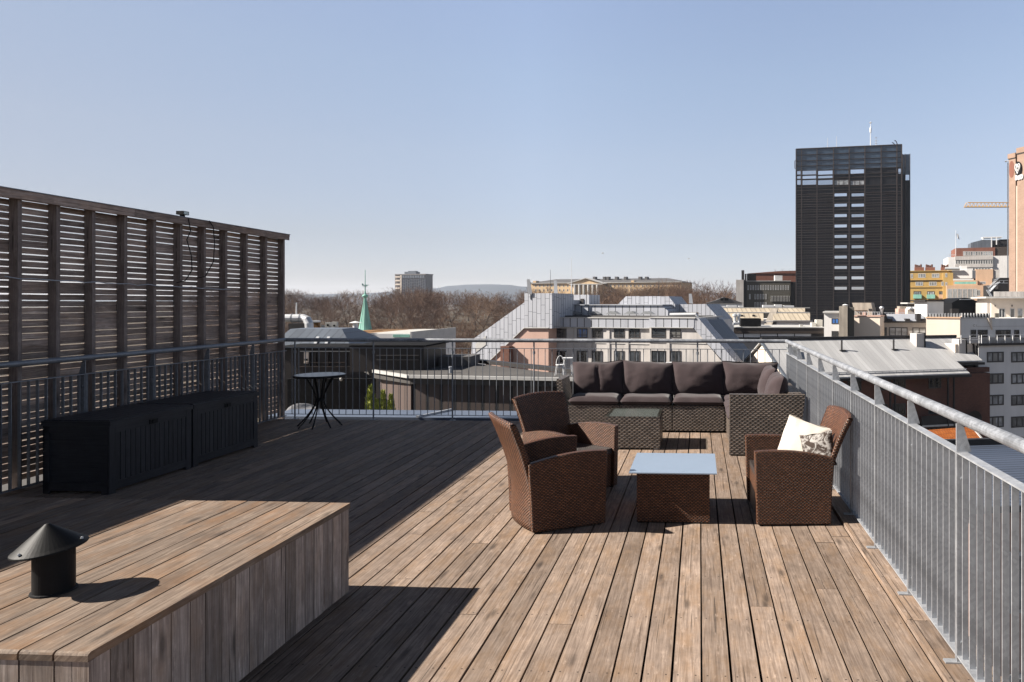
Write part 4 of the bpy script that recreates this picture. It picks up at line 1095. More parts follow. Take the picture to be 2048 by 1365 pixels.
# ---------------------------------------------------------------- grey office with paired chimneys
M['olive'] = render_wall('dark olive grey facade', (.105, .098, .082), .06, .1)
F = Fac(1478, 250, 6); T = F.thing("office_building", "dark grey office with small pale windows left of the black tower", "building")
part(T, "wall", M['olive'], lambda b: F.box(b, 1493, 1581, 563, None, 0, 16))
part(T, "return_wall", M['steeldark'], lambda b: F.box(b, 1581.2, 1594, 564, None, 1.0, 15))
part(T, "service_shaft", M['concrete'], lambda b: F.box(b, 1472, 1487, 560, None, -1.5, 10))
part(T, "shaft_side", M['steeldark'], lambda b: F.box(b, 1487.1, 1493, 560, None, -1.2, 10))
part(T, "flue", M['steeldark'], lambda b: (F.box(b, 1483, 1488.5, 541, 560, -1, 1), F.box(b, 1489.5, 1493, 548, 560, -1, 1)))
part(T, "plant_room", M['dark'], lambda b: F.box(b, 1494, 1512, 548, 563, 4, 9))
for q in range(1495, 1580, 5): win(T, F, q, q + 2.8, 571, 580.5, 0, M['panelit'], M['wframelight'], 0, .12)
for q in (1498, 1509, 1514, 1519.5, 1525, 1530): win(T, F, q, q + 3.2, 588.5, 599, 0, M['panelit'], M['wframelight'], 0, .12)
for q in (1509, 1514, 1519.5, 1525, 1530): win(T, F, q, q + 3.2, 605, 616, 0, M['panelit'], M['wframelight'], 0, .12)
part(T, "fin_screen", M['wframelight'], lambda b: [F.box(b, q, q + .8, 592, 603.5, -.3, -.02) for q in range(1542, 1580, 3)])
part(T, "roof_edge", M['trim'], lambda b: F.box(b, 1493, 1582, 561.8, 563, -.2, 16))
F = Fac(1495, 300, 6); T = F.thing("red_hall", "red brown building behind the dark grey office", "building")
M['redbrown'] = render_wall('red brown facade', (.24, .105, .075), .08, .15)
part(T, "wall", M['redbrown'], lambda b: F.box(b, 1497, 1600, 547.5, None, 0, 20))
part(T, "roof", M['redbrown'], lambda b: F.poly(b, [(1495, 547.3), (1601, 547.3), (1600, 541.5), (1560, 542.5), (1512, 546.2)], -.3, 20))
machine("roof_plant", "white framed plant box on the dark grey office roof", 1549, 1564, 551.5, 562, 256, M['white'], None, False)

# ---------------------------------------------------------------- ribbed beige roofs
M['ribbed'] = seams('beige ribbed roof', (.47, .40, .30), 1.1, .25, (.30, .25, .19), .8, 0, .1, 0, .8)
F = Fac(1430, 150, 2); T = F.thing("ribbed_roof_building", "long hall with beige ribbed roofs in front of the black tower", "building")
def rib(b, x0, x1, y0, y1, w0, w1):
    b.face([(F.u(x0, w0), w0, F.z(x0, y1, w0)), (F.u(x1, w0), w0, F.z(x1, y1, w0)), (F.u(x1, w1), w1, F.z(x1, y0, w1)), (F.u(x0, w1), w1, F.z(x0, y0, w1))])
part(T, "wall", M['whitewall'], lambda b: F.box(b, 1425, 1625, 642, None, .1, 24))
part(T, "roof", M['ribbed'], lambda b: (rib(b, 1420, 1527, 627, 642, -.4, 6), rib(b, 1546, 1620, 627, 641, -.4, 6), rib(b, 1420, 1610, 617, 625, 8.5, 14)))
part(T, "gutter", M['trim'], lambda b: (F.box(b, 1420, 1527, 641.6, 643, -.7, -.3), F.box(b, 1546, 1620, 641, 643, -.7, -.3), F.box(b, 1420, 1620, 624.8, 626.6, 6.2, 8.4), F.box(b, 1420, 1620, 615.4, 616.8, 14, 14.6)))
part(T, "stair_wall", M['rawconc'], lambda b: b.prism([(F.u(1527, -2), -2, F.z(1527, 652, -2)), (F.u(1543, -2), -2, F.z(1543, 652, -2)), (F.u(1556, 9), 9, F.z(1556, 617, 9)), (F.u(1543, 9), 9, F.z(1543, 617, 9))], (0, 0, -4)))
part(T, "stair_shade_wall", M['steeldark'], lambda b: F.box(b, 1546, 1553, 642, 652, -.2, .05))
[part(T, "roof_box", M['white'], lambda b: F.box(b, q, q + w_, 612.5 - h_, 615.3, 15, 17)) for q, w_, h_ in ((1438, 14, 0), (1454, 20, 1.5), (1478, 9, .5), (1526, 22, 2), (1550, 14, 3), (1568, 20, 1))]
part(T, "roof_vents", M['steeldark'], lambda b: [F.box(b, q, q + 5, 630, 633.5, 3, 4.2) for q in (1481, 1505)])
F = Fac(1440, 190, 2); T = F.thing("hip_roof_house", "low dark hipped roof left of the grey office", "building")
part(T, "wall", M['whitewall'], lambda b: F.box(b, 1418, 1484, 606, None, 0, 10))
part(T, "roof", M['slate'], lambda b: F.poly(b, [(1412, 607), (1488, 607), (1470, 601), (1448, 594.5), (1432, 601)], -.5, 10.5))
for q, e in ((1441, 1447), (1449, 1457)): part(T, "dormer", M['dark'], lambda b: F.box(b, q, e, 596.5, 601.5, -.7, 1))

# ---------------------------------------------------------------- long dark attic with white pipes
F = Fac(1466, 112, 3); T = F.thing("attic_building", "long building with a dark brown attic band and white windows strip below the black tower", "building")
M['brownband'] = plain('dark brown attic band', (.055, .040, .032), .7, 0, .15)
part(T, "wall", M['greywall'], lambda b: F.box(b, 1440, 1652, 676, None, .3, 12))
part(T, "attic_band", M['brownband'], lambda b: F.box(b, 1466, 1650, 656.5, 667.5, -.4, 11))
part(T, "band_edge", M['trim'], lambda b: F.box(b, 1466, 1650, 654.6, 656.3, -.5, 11))
part(T, "lower_band", M['steeldark'], lambda b: F.box(b, 1466, 1650, 667.6, 682, -.05, .28))
part(T, "shutter_strip", M['whitewall'], lambda b: [F.box(b, a, c, 668, e, -.12, -.055) for a, c, e in ((1468, 1486, 675), (1488, 1520, 675), (1521.5, 1554, 673), (1556, 1588, 673), (1590, 1622, 673))])
part(T, "plant_box", M['dark'], lambda b: F.box(b, 1482, 1522, 638, 655, 1, 6))
part(T, "roof_units", M['acgrey'], lambda b: (F.box(b, 1624, 1632, 646, 655, 2, 4), F.box(b, 1633, 1645, 640, 655, 3, 5), F.box(b, 1600, 1606, 650, 655, 2, 3)))
def stack(b, q):
    b.tube([(F.u(1464), -.9, F.z(1464, 700)), (F.u(1464), -.9, F.z(1464, 650)), (F.u(1466), -.7, F.z(1466, 648)), (F.u(q), -.2, F.z(q, 647)), (F.u(q), 0, F.z(q, 643)), (F.u(q), 0, F.z(q, 629))], .26 if q < 1474 else .24, 10)
    b.lathe([(0, F.z(q, 626.5)), (.42, F.z(q, 629)), (.42, F.z(q, 633)), (.26, F.z(q, 634))], 12, c=(F.u(q), 0, 0))
for q in (1470, 1477): part(T, "vent_pipe", M['pipe'], lambda b: stack(b, q))

# ---------------------------------------------------------------- black tower
TD = 240
F = Fac(1592, TD, 11.2, -26); T = F.thing("glass_tower", "tall black glazed office tower with pale windows up its middle", "tower")
M['towerpanel'] = seams('black tower panel', (.010, .010, .013), 2.0, .12, (.022, .018, .018), .4, .0, .25, 1.8, .2)
M['towerglass'] = glassy('blue black crown glass', (.035, .055, .085), .10, .8, .25)
t = NT('mirror window glass'); nn = t.noise(t.uv(), .35, 3)
t.bump(t.noise(t.uv(), .25, 2), .06, .3)
rw = t.attr(); vv = t.mr(rw, 0, 1, .62, 1.0)
M['mirror'] = t.out(t.mix(1.0, (.86, .89, .94), t.comb(vv, vv, vv), 'MULTIPLY'), .04, 1.0)
M['towersteel'] = plain('rust brown steel grid', (.060, .048, .046), .5, .2, .15)
XS = [1592, 1603, 1634, 1667, 1698.5, 1730, 1762.5, 1794, 1803.5]
part(T, "body", M['towerpanel'], lambda b: F.box(b, 1592, 1803.5, 338, None, 0, 24, 1700))
part(T, "crown", M['towerglass'], lambda b: F.box(b, 1592.4, 1803.1, 294.5, 338, .05, 23.5, 1700))
part(T, "crown_rim", M['towersteel'], lambda b: F.box(b, 1592, 1803.5, 293, 294.5, -.3, 24, 1700))
part(T, "column", M['towersteel'], lambda b: [F.box(b, q - .9, q + .9, 293.5, None, -.45, -.02, 1700) for q in XS])
floors = [390.5 + 20.75 * k for k in range(12)]
def beams(b):
    for k, y in enumerate(floors):
        for e in (0, 4.2, 10.5, 14.7):
            if e < 10 and False: continue
            yy = y - 4.5 + e + (0 if e < 10 else .0)
            for a, c in ((1592, 1667), (1730, 1803.5)): F.box(b, a, c, yy, yy + .95, -.34, -.05, 1700)
        for e in (-6.5, 7.5): F.box(b, 1667, 1730, y + e, y + e + .8, -.34, -.05, 1700)
    for y in (306, 318, 328.5, 338): F.box(b, 1592, 1803.5, y, y + .7, -.3, .04, 1700)
    for y in (348, 355, 372, 378): F.box(b, 1592, 1803.5, y, y + .8, -.32, -.06, 1700)
part(T, "beam", M['towersteel'], beams)
def tw(a, c, y0, y1, m, mull=0): win(T, F, a, c, y0, y1, -.1, m, M['towersteel'], mull, .18)
for k, y in enumerate(floors):
    if y > 590: continue
    for a, c in ((1668, 1694.5), (1702, 1728.8)):
        tw(a, c, y - 4.2, y + 3.6, M['mirror'], 0)
for a, c in ((1593.3, 1602.2), (1604, 1633), (1635.2, 1666)):
    for y0, y1 in ((341, 350.5), (351.3, 359), (359.8, 371)): tw(a, c, y0, y1, M['mirror'])
tw(1700, 1728.8, 338.5, 349.5, M['mirror']); tw(1667.8, 1697.5, 339, 350, M['towerglass']); tw(1667.8, 1697.5, 360, 371, M['panelit'], 2); tw(1700, 1728.8, 361, 371, M['panelit'], 2); tw(1795.5, 1802.5, 337, 348.5, M['mirror'])
# rear slab standing behind its right edge
part(T, "rear_slab", M['towerpanel'], lambda b: F.box(b, 1780, 1820.5, 309, None, 24.2, 34, 1815))
part(T, "rear_slab_glass", M['towerglass'], lambda b: F.box(b, 1803, 1820.3, 309.5, 349, 24.0, 24.15, 1815))
part(T, "rear_slab_window", M['mirror'], lambda b: F.box(b, 1811, 1818.5, 350, 361, 23.8, 23.98, 1815))
part(T, "rear_slab_column", M['towersteel'], lambda b: [F.box(b, q - .5, q + .5, 308, None, 23.6, 24.0, 1815) for q in (1805, 1810.3, 1820)])
part(T, "side_rail", M['towersteel'], lambda b: b.tube([(F.u(1592), 1, F.z(1592, 320)), (F.u(1589.5), 1, F.z(1590, 321)), (F.u(1589.5), 1, F.z(1590, 336)), (F.u(1592), 1, F.z(1592, 337))], .12, 6))
for px, y0, r, lb in ((1655, 276, .10, "thin left aerial on the black tower roof"), (1673, 273, .10, "second thin aerial on the black tower roof, right of the first"), (1752, 275, .12, "short comb aerial right of the white tower mast")):
    pole("antenna_mast", lb, "aerial", px, y0, 295, TD + 8, r, M['pipe'], (lambda b, h: [b.tube([(-.5, 0, h * f), (.5, 0, h * f)], .08, 5) for f in (.4, .65, .95)]) if px == 1752 else None)
pole("antenna_mast", "tall white mast with a bulge and dark tip on the black tower roof", "aerial", 1741, 246, 294, TD + 10, .17, M['white'], lambda b, h: (b.lathe([(0, h * .55), (.32, h * .6), (.36, h * .75), (.2, h * .82), (0, h * .84)], 10), b.lathe([(0, h * .96), (.5, h), (0, h * 1.04)], 8)))
for px, lb in ((1791, "taller curved crane arm at the right corner of the black tower roof"), (1786, "shorter curved crane arm at the right corner of the black tower roof")):
    C_ = thing("window_crane", lb, "crane", (wx(px + 4, TD + 5), TD + 5, wz(292, TD + 5)), 0, None, False)
    h = 1.9 if px == 1791 else 1.1
    part(C_, "arm", M['steeldark'], lambda b: b.tube([(0, 0, -.8), (-.1, 0, h * .3), (-.5, 0, h * .8), (-.9, 0, h), (-1.1, 0, h * .9)], .16, 6))
    part(C_, "foot", M['steeldark'], lambda b: b.box(-.4, .4, -.4, .4, -1.2, -.8))

# ---------------------------------------------------------------- yellow house row and neighbours
M['yellow'] = render_wall('yellow render', (.54, .36, .13), .06, .12)
M['peach'] = render_wall('peach render', (.64, .43, .29), .06, .1)
F = Fac(1816, 318, 18); T = F.thing("yellow_building", "yellow apartment house with clusters of chimneys right of the black tower", "building")
part(T, "wall", M['yellow'], lambda b: F.box(b, 1806, 1903, 543, None, 0, 14))
part(T, "return_wall", M['yellow'], lambda b: F.box(b, 1886, 1906, 546, None, -2.0, -.02))
part(T, "cornice", M['yellow'], lambda b: (F.box(b, 1806, 1904, 541.6, 543, -.4, 14), F.box(b, 1806, 1886, 559.8, 560.8, -.5, -.01), F.box(b, 1806, 1886, 574.5, 575.5, -.3, -.01)))
for y0, y1, xs_ in ((547.5, 556, (1836, 1863.5)), (564, 572, (1831, 1858))):
    for q in xs_: win(T, F, q, q + 15, y0, y1, 0, M['panelit'], M['wframelight'], 2, .25)
for q in (1821,): win(T, F, q, q + 5, 548, 557, 0, M['panelit'], M['wframelight'], 1, .2)
for q in (1827, 1854, 1878):
    win(T, F, q, q + (15 if q < 1870 else 9), 583, 597, -.01, M['panelit'], M['wframe'], 2, .25)
    part(T, "balcony", M['copper'] if q < 1870 else M['peach'], lambda b: F.box(b, q - .5, q + (16 if q < 1870 else 9.5), 589.5, 597.5, -1.0, -.1))
for q in (1827, 1838): win(T, F, q, q + 8, 601, 606, 0, M['panelit'], M['wframe'], 1, .25)
for y in (547, 564, 563): pass
for q, y in ((1890, 547), (1890, 565), (1882.5, 564)): win(T, F, q, q + 4.5, y, y + 8, -2.0, M['pane'], M['wframelight'], 1, .2)
for q, n in ((1829, 4), (1851, 4), (1882, 4)):
    part(T, "chimney_stack", M['redbrown'], lambda b: F.box(b, q, q + 19 if q != 1882 else q + 12, 535, 541.5, 4, 7))
    for k in range(n): part(T, "chimney_pot", M['brick'], lambda b: b.tube([(F.u(q + 2 + k * 3.6, 5), 5, F.z(q, 535, 5)), (F.u(q + 2 + k * 3.6, 5), 5, F.z(q, 529.5 + (k * 7 % 3), 5))], .42, 8))
F = Fac(1900, 308, 18); T = F.thing("peach_building", "peach coloured stepped building between the yellow house and the brick tower", "building")
part(T, "wall", M['peach'], lambda b: (F.box(b, 1893, 1977, 571, None, 0, 12), F.box(b, 1952, 1986, 539, None, 3, 14), F.box(b, 1907, 1955, 561, 572, 2, 12)))
part(T, "side_wall", M['concrete'], lambda b: (F.box(b, 1986.2, 1999, 540, None, 3.5, 14), F.box(b, 1977.2, 1986, 571, None, .4, 12)))
part(T, "roof_pavilion", M['whitewall'], lambda b: (F.box(b, 1904, 1950, 541, 557, 4, 10), F.box(b, 1921, 1934, 532, 541, 5, 9)))
part(T, "pavilion_side", M['bluegrey'], lambda b: F.box(b, 1944.5, 1956, 541, 557.5, 3.9, 9))
part(T, "roof_duct", M['pipe'], lambda b: b.tube([(F.u(1891), 3, F.z(1891, 537)), (F.u(1921), 3, F.z(1921, 537))], .7, 10))
part(T, "terrace_rail", M['copper'], lambda b: F.box(b, 1909, 1952, 564, 568.5, .3, .5))
for q in range(1895, 1946, 10): win(T, F, q, q + 9, 578, 597, 0, M['panelit'], M['wframelight'], 2, .22)
win(T, F, 1949, 1960, 580, 592, 0, M['pane'], M['wframelight'], 2, .25); win(T, F, 1960, 1971, 563.5, 569, 3, M['panelit'], M['wframelight'], 0, .2)
for q in (1896, 1906): win(T, F, q, q + 9, 600, 607, 0, M['pane'], M['wframelight'], 1, .22)
F = Fac(1900, 360, 16); T = F.thing("glass_office", "modern office with brown top band and strips of glazing behind the peach building", "building")
part(T, "wall", M['whitewall'], lambda b: (F.box(b, 1896, 1985, 514, None, 0, 20), F.box(b, 1986, 2024, 512, None, .8, 20)))
part(T, "top_band", M['redbrown'], lambda b: F.box(b, 1911, 1990, 496, 514, 1.0, 20))
part(T, "top_band_side", M['brownband'], lambda b: F.box(b, 1990.2, 2030, 494, 514, 1.5, 20))
part(T, "grey_band", M['concrete'], lambda b: F.box(b, 1910, 1986, 512.5, 520, -.3, .9))
part(T, "lower_band", M['concrete'], lambda b: F.box(b, 1910, 1986, 529, 535, -.3, -.02))
for q in range(1926, 1985, 5): win(T, F, q, q + 4.4, 503, 512, .95, M['panelit'], M['wframelight'], 0, .2)
for q in range(1911, 1985, 5): win(T, F, q, q + 4.4, 520.5, 529, -.02, M['pane'], M['wframelight'], 0, .25)
for q in range(1945, 1980, 6): win(T, F, q, q + 5, 536, 542, -.02, M['pane'], M['wframelight'], 0, .25)
part(T, "roof_house", M['bluegrey'], lambda b: F.poly(b, [(1942, 496), (1942, 486), (1965, 480), (1985, 480), (1985, 496)], 3, 14))
part(T, "roof_plant", M['steeldark'], lambda b: (F.box(b, 1998, 2030, 479, 494, 5, 14), F.box(b, 1986, 1997, 481, 495, 4, 10)))
part(T, "plant_frame", M['white'], lambda b: (F.box(b, 1965, 2004, 474, 476, 4, 9), F.box(b, 1982, 1984, 475, 495, 2.8, 3.2), F.box(b, 1992, 1994, 475, 490, 3, 3.4), F.box(b, 1965, 1967, 475, 481, 4, 5)))
part(T, "corner_rail", M['pipe'], lambda b: F.box(b, 1897, 1910, 509.8, 511, .2, .4))
T = pole("flagpole", "slim white flagpole on the modern office roof", "flagpole", 1911.5, 461, 512, 338, .14, M['white'], None, .08)
FL = thing("flag", "small white flag drooping from the office flagpole", "flag", (wx(1912.5, 338), 338, wz(477, 338)), 0, None, False)
part(FL, "cloth", M['white'], lambda b: b.grid(lambda u, v: (.1 + u * 1.1 + v * .4, .15 * math.sin(u * 7 + v * 3), 2.6 - v * 2.5 - u * .9), 8, 6, (1, 1)))

# ---------------------------------------------------------------- brick hotel tower with sign
M['towerbrick'] = bricks('salmon brick', (.34, .235, .18), (.30, .20, .15), (.31, .225, .175), .5, .16, .1)
BT = Fac(2017.5, 205, 66, -24); T = BT.thing("brick_tower", "tall salmon brick tower at the right edge carrying a round emblem sign", "tower")
bw1, bw2 = BT.u(2031), BT.u(2034)
zt = BT.z(2019, 318); 
part(T, "wall", M['towerbrick'], lambda b: (b.box(0, bw1, 0, 14, 0, zt), b.box(bw2, bw2 + 9, 0, 14, 0, zt + 1.0)))
part(T, "slot", M['steeldark'], lambda b: b.box(bw1 + .003, bw2 - .003, .8, 13, 0, zt + .2))
part(T, "slot_strip", M['cream'], lambda b: b.box(bw1 + .006, bw1 + .3, .25, .78, 0, BT.z(2033, 372)))
part(T, "parapet", M['towerbrick'], lambda b: (b.box(-.25, bw1 + .1, -.25, 14.2, zt + .002, zt + 1.4), b.box(bw2 - .1, bw2 + 9.2, -.25, 14.2, zt + 1.002, zt + 2.6)))
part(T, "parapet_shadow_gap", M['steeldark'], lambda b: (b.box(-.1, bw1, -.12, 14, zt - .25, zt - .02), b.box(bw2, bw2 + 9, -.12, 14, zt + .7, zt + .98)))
part(T, "arched_niche", M['redbrown'], lambda b: b.prism([(bw1 * .42 + 1.2 * math.cos(q) * .7, -.06, BT.z(2024, 343) + (1.9 * math.sin(q) + (1.2 if math.sin(q) > 0 else 0))) for q in [2 * math.pi * i / 24 for i in range(24)]], (0, .05, 0)))
part(T, "downpipe", M['bluegrey'], lambda b: b.tube([(-.5, .2, 0), (-.5, .2, zt - 1.0)], .16, 6))
part(T, "corner_lamp", M['galv'], lambda b: (b.lathe([(0, -.35), (.35, 0), (0, .35)], 10, c=(-1.2, .2, zt - .5)), b.tube([(-1.2, .2, zt - .5), (0, .2, zt - .5)], .15, 6)))
# emblem: dark disc with a white heart shaped scroll, and a line of small white letters below
S = BT.thing("emblem_sign", "dark round emblem with white heart scroll above small white letters on brick tower", "sign")
eu, ez = BT.u(2035.5, -.5), BT.z(2036, 338)
su = (BT.u(2042, -.5) - BT.u(2029, -.5)) / 5.0
def disc(b):
    b.prism([(eu + 2.4 * su * math.cos(q), -.55, ez + 2.05 * math.sin(q)) for q in [2 * math.pi * i / 40 for i in range(40)]], (0, .25, 0))
part(S, "disc", M['black'], disc)
def heart(b):
    def h(q, s): return (eu + s * su * 1.9 * math.sin(q) ** 3, -.68, ez + .1 + s * .85 * (1.55 * math.cos(q) - .62 * math.cos(2 * q) - .24 * math.cos(3 * q) - .12 * math.cos(4 * q)))
    Q = [2 * math.pi * i / 32 for i in range(33)]
    b.tube([h(q, 1) for q in Q], .13, 6); b.tube([h(q, .5) for q in Q], .10, 6)
    b.tube([(eu - 1.0 * su, -.68, ez + 1.0), (eu - .3 * su, -.68, ez + .3), (eu + .3 * su, -.68, ez + .3), (eu + su, -.68, ez + 1.0)], .10, 6)
part(S, "scroll", M['white'], heart)
def letters(b):
    zb = BT.z(2036, 360) - .1; u0 = BT.u(2030.5, -.3); k_ = (BT.u(2043, -.3) - u0) / 6.6
    for k, sh in enumerate(("|-", "|/", "O", "|/", "|-|", "O")):
        x = u0 + k * k_
        for ch in sh:
            if ch == "|": b.box(x, x + .28, -.4, -.03, zb, zb + 1.5)
            elif ch == "-": b.box(x + .28, x + .8, -.4, -.03, zb + .6, zb + .86)
            elif ch == "/": b.prism([(x + .28, -.4, zb + .9), (x + .28, -.4, zb + 1.2), (x + .85, -.4, zb + .3), (x + .85, -.4, zb)], (0, .35, 0))
            else: b.tube([(x + .42 + .4 * math.cos(q), -.2, zb + .72 + .62 * math.sin(q)) for q in [2 * math.pi * i / 14 for i in range(15)]], .16, 6)
            if sh == "|-|" and ch == "-": x += .55
part(S, "lettering", M['white'], letters)

# tower crane behind
M['craneyellow'] = plain('crane yellow paint', (.72, .40, .08), .5, 0, .08)
CD = 420
def zc(y): return wz(y, CD)
T = thing("tower_crane", "yellow lattice jib of a tower crane reaching left from behind the brick tower", "tower crane", (wx(2046, CD), CD, -24), 0, None, False)
def jib(b):
    x0, x1 = wx(1929, CD) - wx(2046, CD), 14
    z0, z1 = zc(414.5) + 24, zc(405.5) + 24
    b.tube([(x0, -.6, z0), (x1, -.6, z0)], .28, 5); b.tube([(x0, .9, z0), (x1, .9, z0)], .28, 5); b.tube([(x0 + 2, .15, z1), (x1, .15, z1)], .26, 5)
    n = 22
    for i in range(n):
        a, c, e = x0 + (x1 - x0) * i / n, x0 + (x1 - x0) * (i + .5) / n, x0 + (x1 - x0) * (i + 1) / n
        for yy in (-.6, .9): b.tube([(a, yy, z0), (c, .15, z1), (e, yy, z0)], .14, 4, False)
part(T, "jib", M['craneyellow'], jib)
def mast(b):
    for a in (-.9, .9):
        for c in (-.9, .9): b.tube([(a, c, 0), (a, c, zc(398) + 24)], .16, 4)
    for i in range(40):
        z0 = i * 2.2; b.tube([(-.9, -.9, z0), (.9, -.9, z0 + 2.2)], .09, 4, False); b.tube([(-.9, .9, z0), (-.9, -.9, z0 + 2.2)], .09, 4, False)
part(T, "mast", M['craneyellow'], mast)
part(T, "counterweight", M['concrete'], lambda b: b.box(10, 14, -1.2, 1.2, zc(414) + 21, zc(414) + 24))

# ---------------------------------------------------------------- cream roofscape in the middle distance
F = Fac(1646, 110, 22); G = F
def bld(name, label, px, d, th): 
    f = Fac(px, d, th); return f, f.thing(name, label, "building")
F, T = bld("stair_block", "grey white stair block with two small windows at the left of the cream houses", 1646, 110, 16)
part(T, "wall", M['whitewall'], lambda b: F.box(b, 1648, 1682, 627, None, 0, 8))
part(T, "roof_slab", M['trim'], lambda b: F.box(b, 1645.5, 1684, 623.5, 627, -.4, 8.3))
win(T, F, 1663, 1677, 637, 648, 0, M['paneblue'], None, 1, .1); win(T, F, 1663, 1677, 662.5, 673.5, 0, M['pane'], None, 1, .1)
F, T = bld("chimney_wall", "stained raw concrete chimney slab beside the grey white stair block", 1678, 108, 16)
part(T, "slab", M['rawconc'], lambda b: F.box(b, 1678, 1695, 613, None, 0, 3.5))
part(T, "side", M['olive'], lambda b: F.box(b, 1695.1, 1708, 615, None, .6, 4))
part(T, "pot", M['white'], lambda b: b.lathe([(.3, F.z(1690, 613)), (.5, F.z(1690, 610.5)), (.2, F.z(1690, 609)), (0, F.z(1690, 608.5))], 12, c=(F.u(1690), 1, 0)))
F, T = bld("cream_house", "plain cream gable block with a roof rail right of the concrete chimney", 1708, 112, 24)
part(T, "wall", M['cream'], lambda b: F.box(b, 1708, 1760, 634, None, 0, 9))
part(T, "parapet", M['pink'], lambda b: F.box(b, 1707, 1761, 631.5, 634, -.15, 9.2))
part(T, "roof_rail", M['pipe'], lambda b: [F.box(b, q, q + .7, 624, 631.4, .2, .3) for q in range(1709, 1761, 5)] + [F.box(b, 1709, 1761, 624, 624.8, .31, .4)])
part(T, "roof_hut", M['rawconc'], lambda b: (F.poly(b, [(1704, 606), (1742, 606), (1745, 621), (1708, 621)], 4, 8), F.box(b, 1735, 1744.5, 616, 632, 3.6, 8), F.box(b, 1709, 1735, 621, 632, 5, 8)))
part(T, "hut_window", M['pane'], lambda b: (F.box(b, 1737, 1739.5, 618, 622, 3.5, 3.59), F.box(b, 1740.5, 1743, 618, 622, 3.5, 3.59)))
part(T, "chimney", M['pink'], lambda b: (F.box(b, 1725, 1731, 624, 632, 1, 2.2), F.box(b, 1709, 1716, 615, 622, 4.2, 5)))
part(T, "roof_vent", M['galv'], lambda b: b.lathe([(.15, F.z(1756, 631)), (.3, F.z(1756, 620)), (.42, F.z(1756, 617)), (.3, F.z(1756, 614)), (0, F.z(1756, 613))], 12, c=(F.u(1756), 5, 0)))
F, T = bld("grey_house", "grey beige house with broad dark windows and a zinc roof with two dark dormers", 1760, 116, 10)
part(T, "wall", M['greywall'], lambda b: F.box(b, 1759, 1856, 646, None, 0, 9))
part(T, "eaves", M['steeldark'], lambda b: F.box(b, 1759, 1856, 642.8, 646, -.5, 9))
part(T, "roof", M['zincplain'], lambda b: b.prism([(F.u(1762), .2, F.z(1762, 643)), (F.u(1854), .2, F.z(1854, 643)), (F.u(1854), 5, F.z(1854, 629)), (F.u(1762), 5, F.z(1762, 629))], (0, .2, -.3)))
part(T, "dormer", M['steeldark'], lambda b: F.poly(b, [(1761, 643), (1764, 635), (1766, 628), (1772, 628), (1776, 643)], -.1, 3))
for q, e, y0 in ((1833.5, 1842, 628), (1777, 1785, 638), (1811, 1820, 638), (1844, 1853, 638)): part(T, "dormer", M['steeldark'], lambda b: F.box(b, q, e, y0, 642.5, -.1, 1.5))
part(T, "roof_rail", M['pipe'], lambda b: [F.box(b, q, q + .6, 626, 633, 4.9, 5) for q in range(1770, 1855, 6)] + [F.box(b, 1768, 1856, 625.4, 626, 4.9, 5)])
win(T, F, 1763.5, 1773.5, 655, 672, 0, M['pane'], None, 0, .1); win(T, F, 1778, 1815, 655, 672.5, 0, M['panelit'], None, 2, .14); win(T, F, 1824.5, 1852, 655.5, 672.5, 0, M['panelit'], None, 1, .14)
F, T = bld("roof_ridge_house", "small pink chimney house on the roofs before the black tower", 1795, 130, 10)
part(T, "wall", M['pink'], lambda b: F.box(b, 1797, 1810, 618, None, 0, 4))
part(T, "cowl", M['rawconc'], lambda b: F.box(b, 1799, 1813, 613, 618, .5, 3.5))
F, T = bld("cream_house", "plain cream block topped by a glass balustrade behind the metal roof's right end", 1852, 108, 26)
part(T, "wall", M['cream'], lambda b: F.box(b, 1852, 1920, 637, None, 0, 12))
part(T, "parapet", M['peach'], lambda b: F.box(b, 1851.4, 1920.6, 634.5, 637, -.15, 12))
part(T, "balustrade_glass", M['panelit'], lambda b: F.box(b, 1854, 1920, 627.6, 634.2, .2, .25))
part(T, "balustrade_post", M['pipe'], lambda b: [F.box(b, q, q + .8, 626.6, 634.4, .05, .18) for q in range(1854, 1921, 6)])
F, T = bld("terrace_house", "grey shaded house with dark terrace doors right of the cream block", 1920, 109, -14)
part(T, "wall", M['whitewall'], lambda b: F.box(b, 1920.3, 2090, 637, None, 0, 12))
part(T, "parapet", M['trim'], lambda b: F.box(b, 1920.3, 1990, 635.5, 637.5, -.12, 11.9))
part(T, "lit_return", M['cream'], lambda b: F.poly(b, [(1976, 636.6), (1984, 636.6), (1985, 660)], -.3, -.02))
part(T, "balustrade_glass", M['pane'], lambda b: F.box(b, 1924, 1980, 627.5, 635.5, .3, .35))
part(T, "balustrade_post", M['pipe'], lambda b: [F.box(b, q, q + .8, 626.6, 636, .1, .25) for q in range(1924, 1984, 6)])
part(T, "wall_lettering", M['greywall'], lambda b: (b.tube([(F.u(1948) + .17 * math.cos(q), -.03, F.z(1948, 651.5) + .17 * math.sin(q)) for q in [R(45 + 27 * i) for i in range(11)]], .035, 4), F.box(b, 1953, 1953.6, 649.5, 653.3, -.05, -.02), F.box(b, 1953, 2048, 652.8, 653.3, -.04, -.01)))
for a, c, e in ((1941, 1952, 684), (1955, 1975, 677), (1991, 2021, 680), (2028, 2038, 680)): win(T, F, a, c, 660, e, 0, M['pane'], None, 1 if c - a > 12 else 0, .14)
F, T = bld("white_penthouse", "white penthouse with cornice and tall terrace doors at the right edge", 1975, 118, 12)
part(T, "wall", M['cream'], lambda b: F.box(b, 1982, 2100, 597, None, 0, 10))
part(T, "cornice", M['trim'], lambda b: F.box(b, 1972, 2100, 593.5, 597, -1.4, 10))
for a, c in ((1997, 2010), (2020, 2029), (2035, 2045)): win(T, F, a, c, 617.5, 636, 0, M['panelit'] if a == 2035 else M['pane'], M['wframelight'], 1 if a == 1997 else 0, .1)
